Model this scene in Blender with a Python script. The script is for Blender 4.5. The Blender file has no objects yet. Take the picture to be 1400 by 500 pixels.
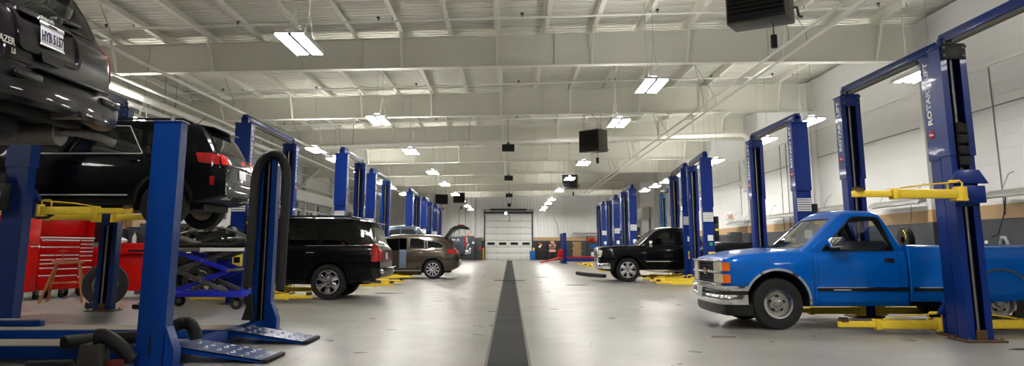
import bpy, bmesh, math, random
from mathutils import Vector, Matrix
from mathutils.bvhtree import BVHTree
random.seed(7)
R = math.radians
PI = math.pi
scene = bpy.context.scene
COL = scene.collection

# ---------------------------------------------------------------- materials
def lin(c):
    out = []
    for v in c:
        v = v / 255.0
        out.append(v / 12.92 if v <= 0.04045 else ((v + 0.055) / 1.055) ** 2.4)
    return tuple(out)

MATS = {}
def mat(name, rgb, rough=0.5, metal=0.0, coat=0.0, var=0.06, scale=6.0, emit=None, estr=0.0, trans=0.0, spec=0.5, rvar=0.08, ior=1.45):
    m = bpy.data.materials.new(name)
    m.use_nodes = True
    nt = m.node_tree
    b = nt.nodes.get('Principled BSDF')
    c = lin(rgb)
    tc = nt.nodes.new('ShaderNodeTexCoord')
    nz = nt.nodes.new('ShaderNodeTexNoise')
    nz.inputs['Scale'].default_value = scale
    nz.inputs['Detail'].default_value = 4
    nt.links.new(tc.outputs['Object'], nz.inputs['Vector'])
    mx = nt.nodes.new('ShaderNodeMix'); mx.data_type = 'RGBA'
    mx.inputs[6].default_value = tuple(max(0, v * (1 - var)) for v in c) + (1,)
    mx.inputs[7].default_value = tuple(min(1, v * (1 + var)) for v in c) + (1,)
    nt.links.new(nz.outputs['Fac'], mx.inputs[0])
    nt.links.new(mx.outputs[2], b.inputs['Base Color'])
    mr = nt.nodes.new('ShaderNodeMapRange')
    mr.inputs[3].default_value = max(0.02, rough * (1 - rvar)); mr.inputs[4].default_value = min(1, rough * (1 + rvar))
    nt.links.new(nz.outputs['Fac'], mr.inputs[0])
    nt.links.new(mr.outputs[0], b.inputs['Roughness'])
    b.inputs['Metallic'].default_value = metal
    b.inputs['Coat Weight'].default_value = coat
    b.inputs['Coat Roughness'].default_value = 0.04
    b.inputs['Specular IOR Level'].default_value = spec
    b.inputs['Transmission Weight'].default_value = trans
    b.inputs['IOR'].default_value = ior
    if emit:
        b.inputs['Emission Color'].default_value = lin(emit) + (1,)
        b.inputs['Emission Strength'].default_value = estr
    if name in ('paint_black', 'paint_graphite'): b.inputs['Coat IOR'].default_value = 1.36
    MATS[name] = m
    return m

M = MATS
mat('lift_blue', (8, 42, 118), 0.36, 0.0, 0.12, 0.12, 3, spec=0.3)
mat('rack_blue', (0, 50, 124), 0.36, 0.0, 0.1, 0.12, 3, spec=0.25)
mat('lift_navy', (8, 40, 98), 0.4, 0.0, 0.15, 0.15, 3)
mat('lift_teal', (22, 78, 122), 0.4, 0.0, 0.15, 0.12, 3)
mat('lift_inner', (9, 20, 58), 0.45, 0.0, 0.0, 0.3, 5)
mat('lift_yellow', (246, 206, 56), 0.42, 0.0, 0.1, 0.18, 9)
mat('black_rubber', (20, 20, 21), 0.75, 0, 0, 0.2, 12)
mat('tyre_rubber', (24, 24, 25), 0.68, 0, 0, 0.2, 8)
mat('black_plastic', (16, 16, 18), 0.42, 0, 0, 0.2, 8)
mat('underbody', (34, 32, 30), 0.7, 0.2, 0, 0.4, 6)
mat('well_dark', (9, 9, 9), 0.85, 0, 0, 0.2, 6)
mat('steel', (150, 152, 155), 0.35, 0.9, 0, 0.1, 10)
mat('dull_steel', (120, 118, 112), 0.5, 0.75, 0, 0.25, 10)
mat('pull_silver', (222, 222, 222), 0.35, 0.35)
mat('chrome', (225, 226, 230), 0.08, 1.0, 0, 0.04, 4)
mat('rust_steel', (92, 66, 44), 0.7, 0.3, 0, 0.4, 14)
mat('alloy', (196, 198, 202), 0.22, 0.85, 0.3, 0.05, 6)
mat('rally_rim', (168, 166, 160), 0.3, 0.8, 0.1, 0.12, 10)
mat('white_paint', (235, 235, 232), 0.45, 0, 0, 0.03)
mat('white_print', (236, 236, 236), 0.5, 0, 0, 0.02)
mat('red_print', (196, 30, 36), 0.5, 0, 0, 0.05)
mat('paint_blue', (0, 94, 190), 0.3, 0.05, 0.5, 0.04, 2, spec=0.05)
mat('paint_black', (5, 5, 7), 0.3, 0.0, 0.6, 0.1, 2, spec=0.1)
mat('paint_plum', (14, 11, 17), 0.3, 0.0, 0.6, 0.1, 2, spec=0.1)
mat('paint_graphite', (12, 14, 19), 0.35, 0.0, 0.4, 0.1, 2, spec=0.05)
mat('paint_bronze', (70, 61, 51), 0.26, 0.55, 0.9, 0.05, 2)
mat('paint_slate', (70, 82, 98), 0.26, 0.4, 0.8, 0.05, 2)
mat('glass_dark', (6, 7, 8), 0.04, 0.0, 0.0, 0.1, 2, spec=0.5)
mat('glass_grey', (24, 28, 29), 0.04, 0.0, 0.0, 0.1, 2, spec=0.55)
mat('seat_dark', (26, 32, 44), 0.8, 0, 0, 0.2, 10)
mat('lamp_red', (178, 16, 24), 0.12, 0.0, 0.8, 0.15, 20)
mat('lamp_clear', (226, 222, 200), 0.15, 0.0, 0.6, 0.12, 30)
mat('lamp_amber', (236, 112, 24), 0.15, 0.0, 0.8, 0.1, 20)
mat('gold_badge', (196, 166, 92), 0.25, 0.8, 0.3, 0.05)
mat('plate_white', (208, 208, 214), 0.4, 0, 0, 0.03)
mat('plate_ink', (44, 48, 74), 0.5, 0, 0, 0.03)
mat('tool_red', (196, 10, 8), 0.35, 0.0, 0.2, 0.08, 4, spec=0.15)
mat('cart_red', (206, 16, 10), 0.35, 0.0, 0.2, 0.08, 4, spec=0.15)
mat('ceiling_white', (226, 225, 215), 0.6, 0, 0, 0.03, 0.7)
mat('beam_white', (226, 225, 214), 0.55, 0, 0, 0.04, 0.7)
mat('pipe_white', (236, 235, 228), 0.5, 0, 0, 0.03, 2)
mat('heater_black', (26, 27, 27), 0.5, 0.2, 0, 0.15, 6)
mat('heater_grey', (92, 92, 82), 0.5, 0.2, 0, 0.1, 6)
mat('cable_black', (18, 18, 18), 0.6)
mat('wire_grey', (140, 140, 136), 0.5, 0.5)
mat('wire_white', (150, 150, 145), 0.6)
mat('fascia_white', (248, 248, 246), 0.5, 0, 0, 0.02)
mat('fixture_white', (225, 225, 222), 0.5)
mat('light_panel', (255, 252, 246), 0.5, emit=(255, 252, 246), estr=30.0)
mat('fill_glow', (255, 252, 246), 0.5, emit=(255, 252, 246), estr=25.0)  # emission for the added upward glow that brightens the ceiling
mat('door_lamp', (255, 252, 246), 0.5, emit=(255, 249, 238), estr=14.0)
mat('dark_grey_paint', (58, 61, 68), 0.5, 0, 0, 0.08, 1.5)
mat('beige_paint', (186, 152, 108), 0.5, 0, 0, 0.05, 1.5)
mat('door_white', (226, 226, 224), 0.4, 0, 0, 0.03, 2)
mat('window_dark', (38, 42, 48), 0.08, 0, 0.4)
mat('bollard_yellow', (222, 190, 34), 0.5)
mat('bin_blue', (22, 98, 178), 0.45)
mat('cabinet_black', (26, 27, 30), 0.45)
mat('cardboard', (176, 146, 104), 0.8)
mat('poster_orange', (226, 170, 140), 0.6)
mat('wood_orange', (150, 92, 54), 0.6, 0, 0, 0.25, 12)
mat('scissor_blue', (26, 40, 190), 0.32, 0.0, 0.3, 0.1, 4)
mat('ramp_blue', (58, 78, 128), 0.3, 0.45, 0.2, 0.4, 5)
mat('runway_dust', (132, 122, 110), 0.6, 0.1, 0, 0.25, 4)
mat('hose_black', (26, 26, 27), 0.6, 0, 0, 0.2, 12)
mat('paper_white', (238, 238, 238), 0.8)
mat('green_print', (60, 170, 90), 0.5)
mat('interior_blue', (112, 134, 156), 0.5, 0, 0.1, 0.1, 6)
mat('boot_grey', (66, 63, 58), 0.75, 0, 0, 0.2, 9)
mat('rusty_red', (96, 28, 22), 0.6, 0, 0, 0.3, 9)
mat('interior_dark', (22, 22, 24), 0.7)
mat('brown_mud', (96, 78, 56), 0.7)

def clear_glass(name, rgb, alpha_mix=0.94):
    m = bpy.data.materials.new(name); m.use_nodes = True
    nt = m.node_tree; nt.nodes.clear()
    out = nt.nodes.new('ShaderNodeOutputMaterial')
    tr = nt.nodes.new('ShaderNodeBsdfTransparent'); tr.inputs[0].default_value = lin(rgb) + (1,)
    gl = nt.nodes.new('ShaderNodeBsdfGlossy'); gl.inputs['Roughness'].default_value = 0.03
    lw = nt.nodes.new('ShaderNodeLayerWeight'); lw.inputs[0].default_value = 0.35
    mr = nt.nodes.new('ShaderNodeMapRange'); mr.inputs[3].default_value = 1 - alpha_mix; mr.inputs[4].default_value = 0.5
    nt.links.new(lw.outputs['Fresnel'], mr.inputs[0])
    mx = nt.nodes.new('ShaderNodeMixShader')
    nt.links.new(mr.outputs[0], mx.inputs[0]); nt.links.new(tr.outputs[0], mx.inputs[1]); nt.links.new(gl.outputs[0], mx.inputs[2])
    nt.links.new(mx.outputs[0], out.inputs[0])
    MATS[name] = m
clear_glass('glass_clear', (190, 205, 200))
clear_glass('glass_tint', (96, 104, 104))

def ramp_mat(name, base, rough, build):
    m = bpy.data.materials.new(name); m.use_nodes = True
    nt = m.node_tree; b = nt.nodes.get('Principled BSDF')
    b.inputs['Roughness'].default_value = rough
    b.inputs['Base Color'].default_value = lin(base) + (1,)
    build(nt, b)
    MATS[name] = m

# ---------------------------------------------------------------- mesh builder
class MB:
    def __init__(self, mats=None):
        self.bm = bmesh.new(); self.mats = list(mats or [])
    def mi(self, m):
        if m is None: return 0
        if isinstance(m, int): return m
        if m not in self.mats: self.mats.append(m)
        return self.mats.index(m)
    def merge(self, t, m=None, mx=None):
        i = self.mi(m); vm = {}
        for v in t.verts:
            vm[v] = self.bm.verts.new(mx @ v.co if mx else v.co)
        for f in t.faces:
            try:
                nf = self.bm.faces.new([vm[v] for v in f.verts])
                nf.material_index = i; nf.smooth = True
            except ValueError: pass
        t.free()
        return self
    def box(self, c, s, m=None, rot=None, bev=0.0, seg=2):
        t = bmesh.new()
        bmesh.ops.create_cube(t, size=1.0, matrix=Matrix.Diagonal((s[0], s[1], s[2], 1)))
        if bev > 0:
            bmesh.ops.bevel(t, geom=list(t.edges), offset=min(bev, 0.49 * min(s)), segments=seg, affect='EDGES', profile=0.5)
        mx = Matrix.Translation(Vector(c))
        if rot is not None: mx = mx @ (rot if isinstance(rot, Matrix) else Matrix.Rotation(rot[1], 4, rot[0]))
        return self.merge(t, m, mx)
    def bar(self, p0, p1, w, h, m=None, bev=0.0, up=(0, 0, 1)):
        p0, p1 = Vector(p0), Vector(p1); d = p1 - p0; L = d.length
        z = d.normalized(); u = Vector(up)
        if abs(z.dot(u)) > 0.98: u = Vector((0, 1, 0))
        x = u.cross(z).normalized(); y = z.cross(x)
        mx = Matrix.Translation((p0 + p1) / 2) @ Matrix((x, y, z)).transposed().to_4x4()
        t = bmesh.new(); bmesh.ops.create_cube(t, size=1.0, matrix=Matrix.Diagonal((w, h, L, 1)))
        if bev > 0: bmesh.ops.bevel(t, geom=list(t.edges), offset=bev, segments=2, affect='EDGES', profile=0.5)
        return self.merge(t, m, mx)
    def cyl(self, p0, p1, r, r2=None, m=None, seg=16):
        p0, p1 = Vector(p0), Vector(p1); d = p1 - p0
        t = bmesh.new()
        bmesh.ops.create_cone(t, cap_ends=True, segments=seg, radius1=r, radius2=r if r2 is None else r2, depth=d.length)
        q = Vector((0, 0, 1)).rotation_difference(d.normalized()).to_matrix().to_4x4()
        return self.merge(t, m, Matrix.Translation((p0 + p1) / 2) @ q)
    def sphere(self, c, r, m=None, sc=(1, 1, 1), seg=16):
        t = bmesh.new(); bmesh.ops.create_uvsphere(t, u_segments=seg, v_segments=max(6, seg // 2), radius=r)
        return self.merge(t, m, Matrix.Translation(Vector(c)) @ Matrix.Diagonal((sc[0], sc[1], sc[2], 1)))
    def tube(self, pts, r, m=None, seg=8, closed=False, ridged=0.0):
        pts = [Vector(p) for p in pts]; n = len(pts); t = bmesh.new(); rings = []
        ref = None
        for i, p in enumerate(pts):
            a = pts[(i - 1) % n] if (closed or i > 0) else p
            b = pts[(i + 1) % n] if (closed or i < n - 1) else p
            d = (b - a).normalized()
            if ref is None:
                ref = Vector((0, 0, 1)) if abs(d.z) < 0.9 else Vector((1, 0, 0))
            x = ref - d * ref.dot(d)
            if x.length < 1e-5: x = d.orthogonal()
            x.normalize(); y = d.cross(x); ref = x
            rr = (r[i] if isinstance(r, (list, tuple)) else r) * (1 + (ridged if i % 2 else -ridged))
            rings.append([t.verts.new(p + (x * math.cos(2 * PI * k / seg) + y * math.sin(2 * PI * k / seg)) * rr) for k in range(seg)])
        for i in range(n if closed else n - 1):
            A, B = rings[i], rings[(i + 1) % n]
            for k in range(seg): t.faces.new((A[k], A[(k + 1) % seg], B[(k + 1) % seg], B[k]))
        if not closed:
            t.faces.new(rings[0][::-1]); t.faces.new(rings[-1])
        return self.merge(t, m)
    def lathe(self, prof, c=(0, 0, 0), axis='z', seg=24, m=None, close=False):
        t = bmesh.new(); rings = []
        for (r, h) in prof:
            ring = []
            for k in range(seg if r > 1e-6 else 1):
                a = 2 * PI * k / seg; u, v = r * math.cos(a), r * math.sin(a)
                co = {'z': (u, v, h), 'y': (u, h, v), 'x': (h, u, v)}[axis]
                ring.append(t.verts.new(Vector(co)))
            rings.append(ring)
        pairs = list(zip(rings, rings[1:])) + ([(rings[-1], rings[0])] if close else [])
        for A, B in pairs:
            if len(A) == 1 and len(B) == 1: continue
            for k in range(seg):
                if len(A) == 1: t.faces.new((A[0], B[(k + 1) % seg], B[k]))
                elif len(B) == 1: t.faces.new((A[k], A[(k + 1) % seg], B[0]))
                else: t.faces.new((A[k], A[(k + 1) % seg], B[(k + 1) % seg], B[k]))
        bmesh.ops.recalc_face_normals(t, faces=list(t.faces))
        return self.merge(t, m, Matrix.Translation(Vector(c)))
    def prism(self, poly, plane, d0, d1, m=None, bev=0.0, mx=None):
        """poly in 2D; plane 'xz' extrudes along y, 'xy' along z, 'yz' along x"""
        t = bmesh.new()
        def P(u, v, d): return {'xz': (u, d, v), 'xy': (u, v, d), 'yz': (d, u, v)}[plane]
        a = [t.verts.new(P(u, v, d0)) for u, v in poly]; b = [t.verts.new(P(u, v, d1)) for u, v in poly]
        n = len(poly); t.faces.new(a); t.faces.new(b[::-1])
        for i in range(n): t.faces.new((a[i], b[i], b[(i + 1) % n], a[(i + 1) % n]))
        bmesh.ops.recalc_face_normals(t, faces=list(t.faces))
        if bev > 0: bmesh.ops.bevel(t, geom=list(t.edges), offset=bev, segments=2, affect='EDGES', profile=0.5)
        return self.merge(t, m, mx)
    def loft(self, rings, m=None, caps=True):
        t = bmesh.new(); R_ = [[t.verts.new(Vector(p)) for p in r] for r in rings]; n = len(R_[0])
        for A, B in zip(R_, R_[1:]):
            for k in range(n): t.faces.new((A[k], A[(k + 1) % n], B[(k + 1) % n], B[k]))
        if caps: t.faces.new(R_[0][::-1]); t.faces.new(R_[-1])
        bmesh.ops.recalc_face_normals(t, faces=list(t.faces))
        return self.merge(t, m)
    def mesh(self, me, m=None, mx=None):
        t = bmesh.new(); t.from_mesh(me)
        return self.merge(t, m, mx)
    def data(self, name, angle=35):
        me = bpy.data.meshes.new(name)
        self.bm.to_mesh(me); self.bm.free()
        for k in (self.mats or ['steel']): me.materials.append(MATS[k])
        if angle: me.set_sharp_from_angle(angle=R(angle))
        return me
    def build(self, name, parent=None, loc=None, angle=35):
        return put(name, self.data(name, angle), parent, loc)

def put(name, me, parent=None, loc=None, rotz=0):
    o = bpy.data.objects.new(name, me); COL.objects.link(o)
    if parent is not None: o.parent = parent
    if loc is not None: o.location = loc
    if rotz: o.rotation_euler = (0, 0, rotz)
    return o

def tag(o, label, cat, group=None, kind=None):
    o['label'] = label; o['category'] = cat
    if group: o['group'] = group
    if kind: o['kind'] = kind
    return o
def thing(name, label, cat, loc=(0, 0, 0), rotz=0, group=None):
    o = bpy.data.objects.new(name, None); COL.objects.link(o)
    o.empty_display_size = 0.2
    o.location = loc; o.rotation_euler = (0, 0, rotz)
    return tag(o, label, cat, group)
def struct(name, mb, label=None):
    o = mb.build(name) if isinstance(mb, MB) else put(name, mb)
    o['kind'] = 'structure'
    if label: o['label'] = label
    return o
def dup(root, loc, rotz=None, label=None, group=None):
    r = root.copy(); COL.objects.link(r); r.location = loc
    if rotz is not None: r.rotation_euler = (0, 0, rotz)
    if label: r['label'] = label
    if group: r['group'] = group
    for ch in list(root.children):
        c = ch.copy(); COL.objects.link(c); c.parent = r
        for g in list(ch.children):
            d = g.copy(); COL.objects.link(d); d.parent = c
    return r

TXT = {}
def text_mesh(s, size, ext=0.002, bold=0.0):
    key = (s, size, ext, bold)
    if key in TXT: return TXT[key]
    cu = bpy.data.curves.new('lettering', 'FONT'); cu.body = s; cu.size = size; cu.extrude = ext; cu.offset = bold
    cu.align_x = 'CENTER'; cu.align_y = 'CENTER'; cu.resolution_u = 3
    o = bpy.data.objects.new('lettering', cu); COL.objects.link(o)
    bpy.context.view_layer.update()
    me = bpy.data.meshes.new_from_object(o.evaluated_get(bpy.context.evaluated_depsgraph_get()))
    bpy.data.objects.remove(o)
    TXT[key] = me
    return me
def text_mx(pos, right, up):
    r_, u_ = Vector(right).normalized(), Vector(up).normalized(); n = r_.cross(u_)
    return Matrix.Translation(Vector(pos)) @ Matrix((r_, u_, n)).transposed().to_4x4()

def boolean(o, cutters, op='DIFFERENCE'):
    for c in cutters:
        md = o.modifiers.new('cut', 'BOOLEAN'); md.object = c; md.operation = op; md.solver = 'EXACT'
    bpy.context.view_layer.update()
    me = bpy.data.meshes.new_from_object(o.evaluated_get(bpy.context.evaluated_depsgraph_get()))
    o.modifiers.clear(); o.data = me
    for c in cutters: bpy.data.objects.remove(c)
    return o

def interp(kn):
    """monotone cubic through the knots"""
    xs = [k[0] for k in kn]; ys = [k[1] for k in kn]; n = len(xs)
    if n == 2: return lambda x: ys[0] + (ys[1] - ys[0]) * min(1, max(0, (x - xs[0]) / (xs[1] - xs[0])))
    d = [(ys[i + 1] - ys[i]) / (xs[i + 1] - xs[i]) for i in range(n - 1)]
    ms = [d[0]] + [0 if d[i - 1] * d[i] <= 0 else 2 * d[i - 1] * d[i] / (d[i - 1] + d[i]) for i in range(1, n - 1)] + [d[-1]]
    def f(x):
        if x <= xs[0]: return ys[0]
        if x >= xs[-1]: return ys[-1]
        i = max(k for k in range(n - 1) if xs[k] <= x)
        h = xs[i + 1] - xs[i]; t = (x - xs[i]) / h
        return ((2 * t**3 - 3 * t**2 + 1) * ys[i] + (t**3 - 2 * t**2 + t) * h * ms[i] + (-2 * t**3 + 3 * t**2) * ys[i + 1] + (t**3 - t**2) * h * ms[i + 1])
    return f
def lininterp(kn):
    def f(x):
        if x <= kn[0][0]: return kn[0][1]
        for (a, b), (c, d) in zip(kn, kn[1:]):
            if x <= c: return b + (d - b) * (x - a) / max(1e-9, c - a)
        return kn[-1][1]
    return f
def rounded(poly, r, n=4):
    out = []; k = len(poly)
    for i in range(k):
        p = Vector(poly[i]); a = Vector(poly[i - 1]); b = Vector(poly[(i + 1) % k])
        ra = min(r, (a - p).length * 0.45, (b - p).length * 0.45)
        p0 = p + (a - p).normalized() * ra; p1 = p + (b - p).normalized() * ra
        for j in range(n + 1):
            t = j / n
            q = p0 * (1 - t)**2 + p * 2 * t * (1 - t) + p1 * t * t
            out.append((q.x, q.y))
    return out
# ---------------------------------------------------------------- camera
CAM_H = 1.18
cam_d = bpy.data.cameras.new('camera'); cam = bpy.data.objects.new('camera', cam_d); COL.objects.link(cam)
cam.location = (0, 0, CAM_H); cam.rotation_euler = (R(90 + 10.33), 0, 0)
cam_d.sensor_fit = 'HORIZONTAL'; cam_d.sensor_width = 36; cam_d.lens = 1050 * 36 / 1400
cam_d.shift_x = 3 / 1400; cam_d.shift_y = -103.4 / 1400
cam_d.clip_end = 300
scene.camera = cam
scene.view_settings.view_transform = 'Standard'
scene.view_settings.look = 'None'
scene.view_settings.gamma = 1
scene.view_settings.use_curve_mapping = False
scene.view_settings.exposure = 1.42
w = bpy.data.worlds.new('world'); scene.world = w; w.use_nodes = True
w.node_tree.nodes['Background'].inputs[0].default_value = (0.5, 0.55, 0.6, 1)
w.node_tree.nodes['Background'].inputs[1].default_value = 0.02

XR, XL, YF, YN = 11.07, -13.6, 75.3, -6.0
BAY, BEAM0 = 7.62, 19.9
def ztop(x): return 6.77 + 0.029 * x            # top of the rafters
zbot = lininterp([(-14, 5.62), (0, 5.90), (4.5, 5.99), (12, 6.04)])

# ---------------------------------------------------------------- surface materials
def wall_build(bands, block):
    def f(nt, b):
        N = nt.nodes.new; L = nt.links.new
        g = N('ShaderNodeNewGeometry'); sp = N('ShaderNodeSeparateXYZ'); L(g.outputs['Position'], sp.inputs[0])
        nz = N('ShaderNodeTexNoise'); nz.inputs['Scale'].default_value = 0.9; nz.inputs['Detail'].default_value = 5
        L(g.outputs['Position'], nz.inputs['Vector'])
        mr = N('ShaderNodeMapRange'); mr.inputs[3].default_value = 0.94; mr.inputs[4].default_value = 1.04; L(nz.outputs['Fac'], mr.inputs[0])
        def col(c):
            n = N('ShaderNodeRGB'); n.outputs[0].default_value = lin(c) + (1,); return n.outputs[0]
        cur = col((228, 228, 227))
        for z, c in bands:
            lt = N('ShaderNodeMath'); lt.operation = 'LESS_THAN'; lt.inputs[1].default_value = z; L(sp.outputs['Z'], lt.inputs[0])
            mx = N('ShaderNodeMix'); mx.data_type = 'RGBA'
            L(lt.outputs[0], mx.inputs[0]); L(cur, mx.inputs[6]); L(col(c), mx.inputs[7]); cur = mx.outputs[2]
        mu = N('ShaderNodeMix'); mu.data_type = 'RGBA'; mu.blend_type = 'MULTIPLY'; mu.inputs[0].default_value = 1
        L(cur, mu.inputs[6]); L(mr.outputs[0], mu.inputs[7]); L(mu.outputs[2], b.inputs['Base Color'])
        if block:
            cb = N('ShaderNodeCombineXYZ'); L(sp.outputs['Y' if block == 'y' else 'X'], cb.inputs[0]); L(sp.outputs['Z'], cb.inputs[1])
            br = N('ShaderNodeTexBrick'); br.inputs['Scale'].default_value = 1.0
            br.inputs['Brick Width'].default_value = 0.61; br.inputs['Row Height'].default_value = 0.305
            br.inputs['Mortar Size'].default_value = 0.006; br.inputs['Mortar Smooth'].default_value = 0.6
            br.inputs['Color1'].default_value = (1, 1, 1, 1); br.inputs['Color2'].default_value = (1, 1, 1, 1); br.inputs['Mortar'].default_value = (0, 0, 0, 1)
            L(cb.outputs[0], br.inputs['Vector'])
            bp = N('ShaderNodeBump'); bp.inputs['Strength'].default_value = 0.55; bp.inputs['Distance'].default_value = 0.012
            L(br.outputs['Color'], bp.inputs['Height']); L(bp.outputs[0], b.inputs['Normal'])
    return f
BANDS = [(2.14, (190, 156, 112)), (1.82, (60, 63, 70))]
ramp_mat('wall_block', (220, 220, 216), 0.55, wall_build(BANDS, 'y'))
ramp_mat('wall_panel', (220, 220, 216), 0.5, wall_build(BANDS, None))

def floor_build(nt, b):
    N = nt.nodes.new; L = nt.links.new
    g = N('ShaderNodeNewGeometry')
    n1 = N('ShaderNodeTexNoise'); n1.inputs['Scale'].default_value = 0.55; n1.inputs['Detail'].default_value = 6; n1.inputs['Roughness'].default_value = 0.6
    n2 = N('ShaderNodeTexNoise'); n2.inputs['Scale'].default_value = 1.6; n2.inputs['Detail'].default_value = 4; n2.inputs['Roughness'].default_value = 0.5
    L(g.outputs['Position'], n1.inputs['Vector']); L(g.outputs['Position'], n2.inputs['Vector'])
    cr = N('ShaderNodeValToRGB'); e = cr.color_ramp.elements
    e[0].position = 0.3; e[0].color = lin((130, 128, 122)) + (1,)
    e[1].position = 0.68; e[1].color = lin((156, 154, 148)) + (1,)
    L(n1.outputs['Fac'], cr.inputs[0])
    mr = N('ShaderNodeMapRange'); mr.inputs[1].default_value = 0.3; mr.inputs[2].default_value = 0.7; mr.inputs[3].default_value = 0.94; mr.inputs[4].default_value = 1.03
    L(n2.outputs['Fac'], mr.inputs[0])
    mu = N('ShaderNodeMix'); mu.data_type = 'RGBA'; mu.blend_type = 'MULTIPLY'; mu.inputs[0].default_value = 1
    L(cr.outputs[0], mu.inputs[6]); L(mr.outputs[0], mu.inputs[7])
    # saw-cut joints
    sp = N('ShaderNodeSeparateXYZ'); L(g.outputs['Position'], sp.inputs[0])
    br = N('ShaderNodeTexBrick'); br.offset = 0; br.inputs['Scale'].default_value = 1
    br.inputs['Brick Width'].default_value = 4.6; br.inputs['Row Height'].default_value = 3.81; br.inputs['Mortar Size'].default_value = 0.006
    br.inputs['Color1'].default_value = (1, 1, 1, 1); br.inputs['Color2'].default_value = (1, 1, 1, 1); br.inputs['Mortar'].default_value = (0.55, 0.54, 0.52, 1)
    ad = N('ShaderNodeVectorMath'); ad.inputs[1].default_value = (2.3, 0.9, 0); L(g.outputs['Position'], ad.inputs[0]); L(ad.outputs[0], br.inputs['Vector'])
    m3 = N('ShaderNodeMix'); m3.data_type = 'RGBA'; m3.blend_type = 'MULTIPLY'; m3.inputs[0].default_value = 1
    L(mu.outputs[2], m3.inputs[6]); L(br.outputs['Color'], m3.inputs[7]); L(m3.outputs[2], b.inputs['Base Color'])
    r_ = N('ShaderNodeMapRange'); r_.inputs[1].default_value = 0.3; r_.inputs[2].default_value = 0.7; r_.inputs[3].default_value = 0.27; r_.inputs[4].default_value = 0.36
    L(n2.outputs['Fac'], r_.inputs[0]); L(r_.outputs[0], b.inputs['Roughness'])
    b.inputs['Specular IOR Level'].default_value = 0.5
ramp_mat('floor_epoxy', (190, 188, 180), 0.28, floor_build)

def drain_build(nt, b):
    N = nt.nodes.new; L = nt.links.new
    g = N('ShaderNodeNewGeometry'); sp = N('ShaderNodeSeparateXYZ'); L(g.outputs['Position'], sp.inputs[0])
    br = N('ShaderNodeTexBrick'); br.offset = 0; br.inputs['Scale'].default_value = 1
    br.inputs['Brick Width'].default_value = 2.0; br.inputs['Row Height'].default_value = 0.61; br.inputs['Mortar Size'].default_value = 0.012
    br.inputs['Color1'].default_value = lin((50, 50, 49)) + (1,); br.inputs['Color2'].default_value = lin((33, 34, 35)) + (1,); br.inputs['Mortar'].default_value = lin((24, 24, 24)) + (1,)
    ad = N('ShaderNodeVectorMath'); ad.inputs[1].default_value = (1.0, 0.2, 0); L(g.outputs['Position'], ad.inputs[0]); L(ad.outputs[0], br.inputs['Vector'])
    nz = N('ShaderNodeTexNoise'); nz.inputs['Scale'].default_value = 14; L(g.outputs['Position'], nz.inputs['Vector'])
    mr = N('ShaderNodeMapRange'); mr.inputs[3].default_value = 0.75; mr.inputs[4].default_value = 1.25; L(nz.outputs['Fac'], mr.inputs[0])
    mu = N('ShaderNodeMix'); mu.data_type = 'RGBA'; mu.blend_type = 'MULTIPLY'; mu.inputs[0].default_value = 1
    L(br.outputs['Color'], mu.inputs[6]); L(mr.outputs[0], mu.inputs[7]); L(mu.outputs[2], b.inputs['Base Color'])
ramp_mat('drain_plate', (70, 70, 70), 0.75, drain_build)
MATS['drain_plate'].node_tree.nodes['Principled BSDF'].inputs['Specular IOR Level'].default_value = 0.2

# ---------------------------------------------------------------- shell
m = MB(['floor_epoxy']); m.box(((XL + XR) / 2, (YF + YN) / 2, -0.1), (XR - XL + 1.2, YF - YN + 1.2, 0.2)); struct('floor', m)
m = MB(['wall_block']); m.box((XR + 0.15, (YF + YN) / 2, 3.6), (0.3, YF - YN + 0.6, 7.2)); struct('wall_right', m)
m = MB(['wall_block']); m.box((XL - 0.15, (YF + YN) / 2, 3.6), (0.3, YF - YN + 0.6, 7.2)); struct('wall_left', m)
m = MB(['wall_panel']); m.box(((XL + XR) / 2, YN - 0.15, 3.6), (XR - XL + 0.6, 0.3, 7.2)); struct('wall_near', m)
# far wall: ribbed metal panels above a plain painted dado
m = MB(['wall_panel'])
DX0, DX1, DZ = -2.40, 2.14, 4.30                                    # overhead door opening
def ribs(x0, x1, z0, z1, y, pitch=0.3):
    n = max(1, int((x1 - x0) / pitch)); p = (x1 - x0) / n; pts = []
    for i in range(n):
        a = x0 + i * p
        pts += [(a, y), (a + p * 0.62, y), (a + p * 0.7, y - 0.035), (a + p * 0.92, y - 0.035)]
    pts += [(x1, y), (x1, y + 0.25), (x0, y + 0.25)]
    m.prism(pts, 'xy', z0, z1)
ribs(XL - 0.3, DX0, 2.14, 7.3, YF); ribs(DX1, XR + 0.3, 2.14, 7.3, YF); ribs(DX0, DX1, DZ, 7.3, YF)
m.box(((XL - 0.3 + DX0) / 2, YF + 0.125, 1.07), (DX0 - XL + 0.3, 0.25, 2.14)); m.box(((XR + 0.3 + DX1) / 2, YF + 0.125, 1.07), (XR + 0.3 - DX1, 0.25, 2.14))
struct('wall_far', m)
# ceiling: corrugated deck, ribs running across the building
m = MB(['ceiling_white']); t = bmesh.new(); rows = []
y = YN - 0.3
while y < YF + 0.3:
    for dy, dz in ((0, 0), (0.12, 0), (0.135, 0.075), (0.215, 0.075)): rows.append((y + dy, dz))
    y += 0.2286
xs = (XL - 0.3, 0, XR + 0.3)
vr = [[t.verts.new((x, yy, ztop(x) + 0.215 + dz)) for x in xs] for yy, dz in rows]
for A, B in zip(vr, vr[1:]):
    for k in range(2): t.faces.new((A[k], B[k], B[k + 1], A[k + 1]))
top = [[t.verts.new((x, yy, ztop(x) + 0.4)) for x in xs] for yy in (rows[0][0], rows[-1][0])]
for k in range(2): t.faces.new((top[0][k], top[0][k + 1], top[1][k + 1], top[1][k]))
m.merge(t); struct('ceiling', m)

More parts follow.
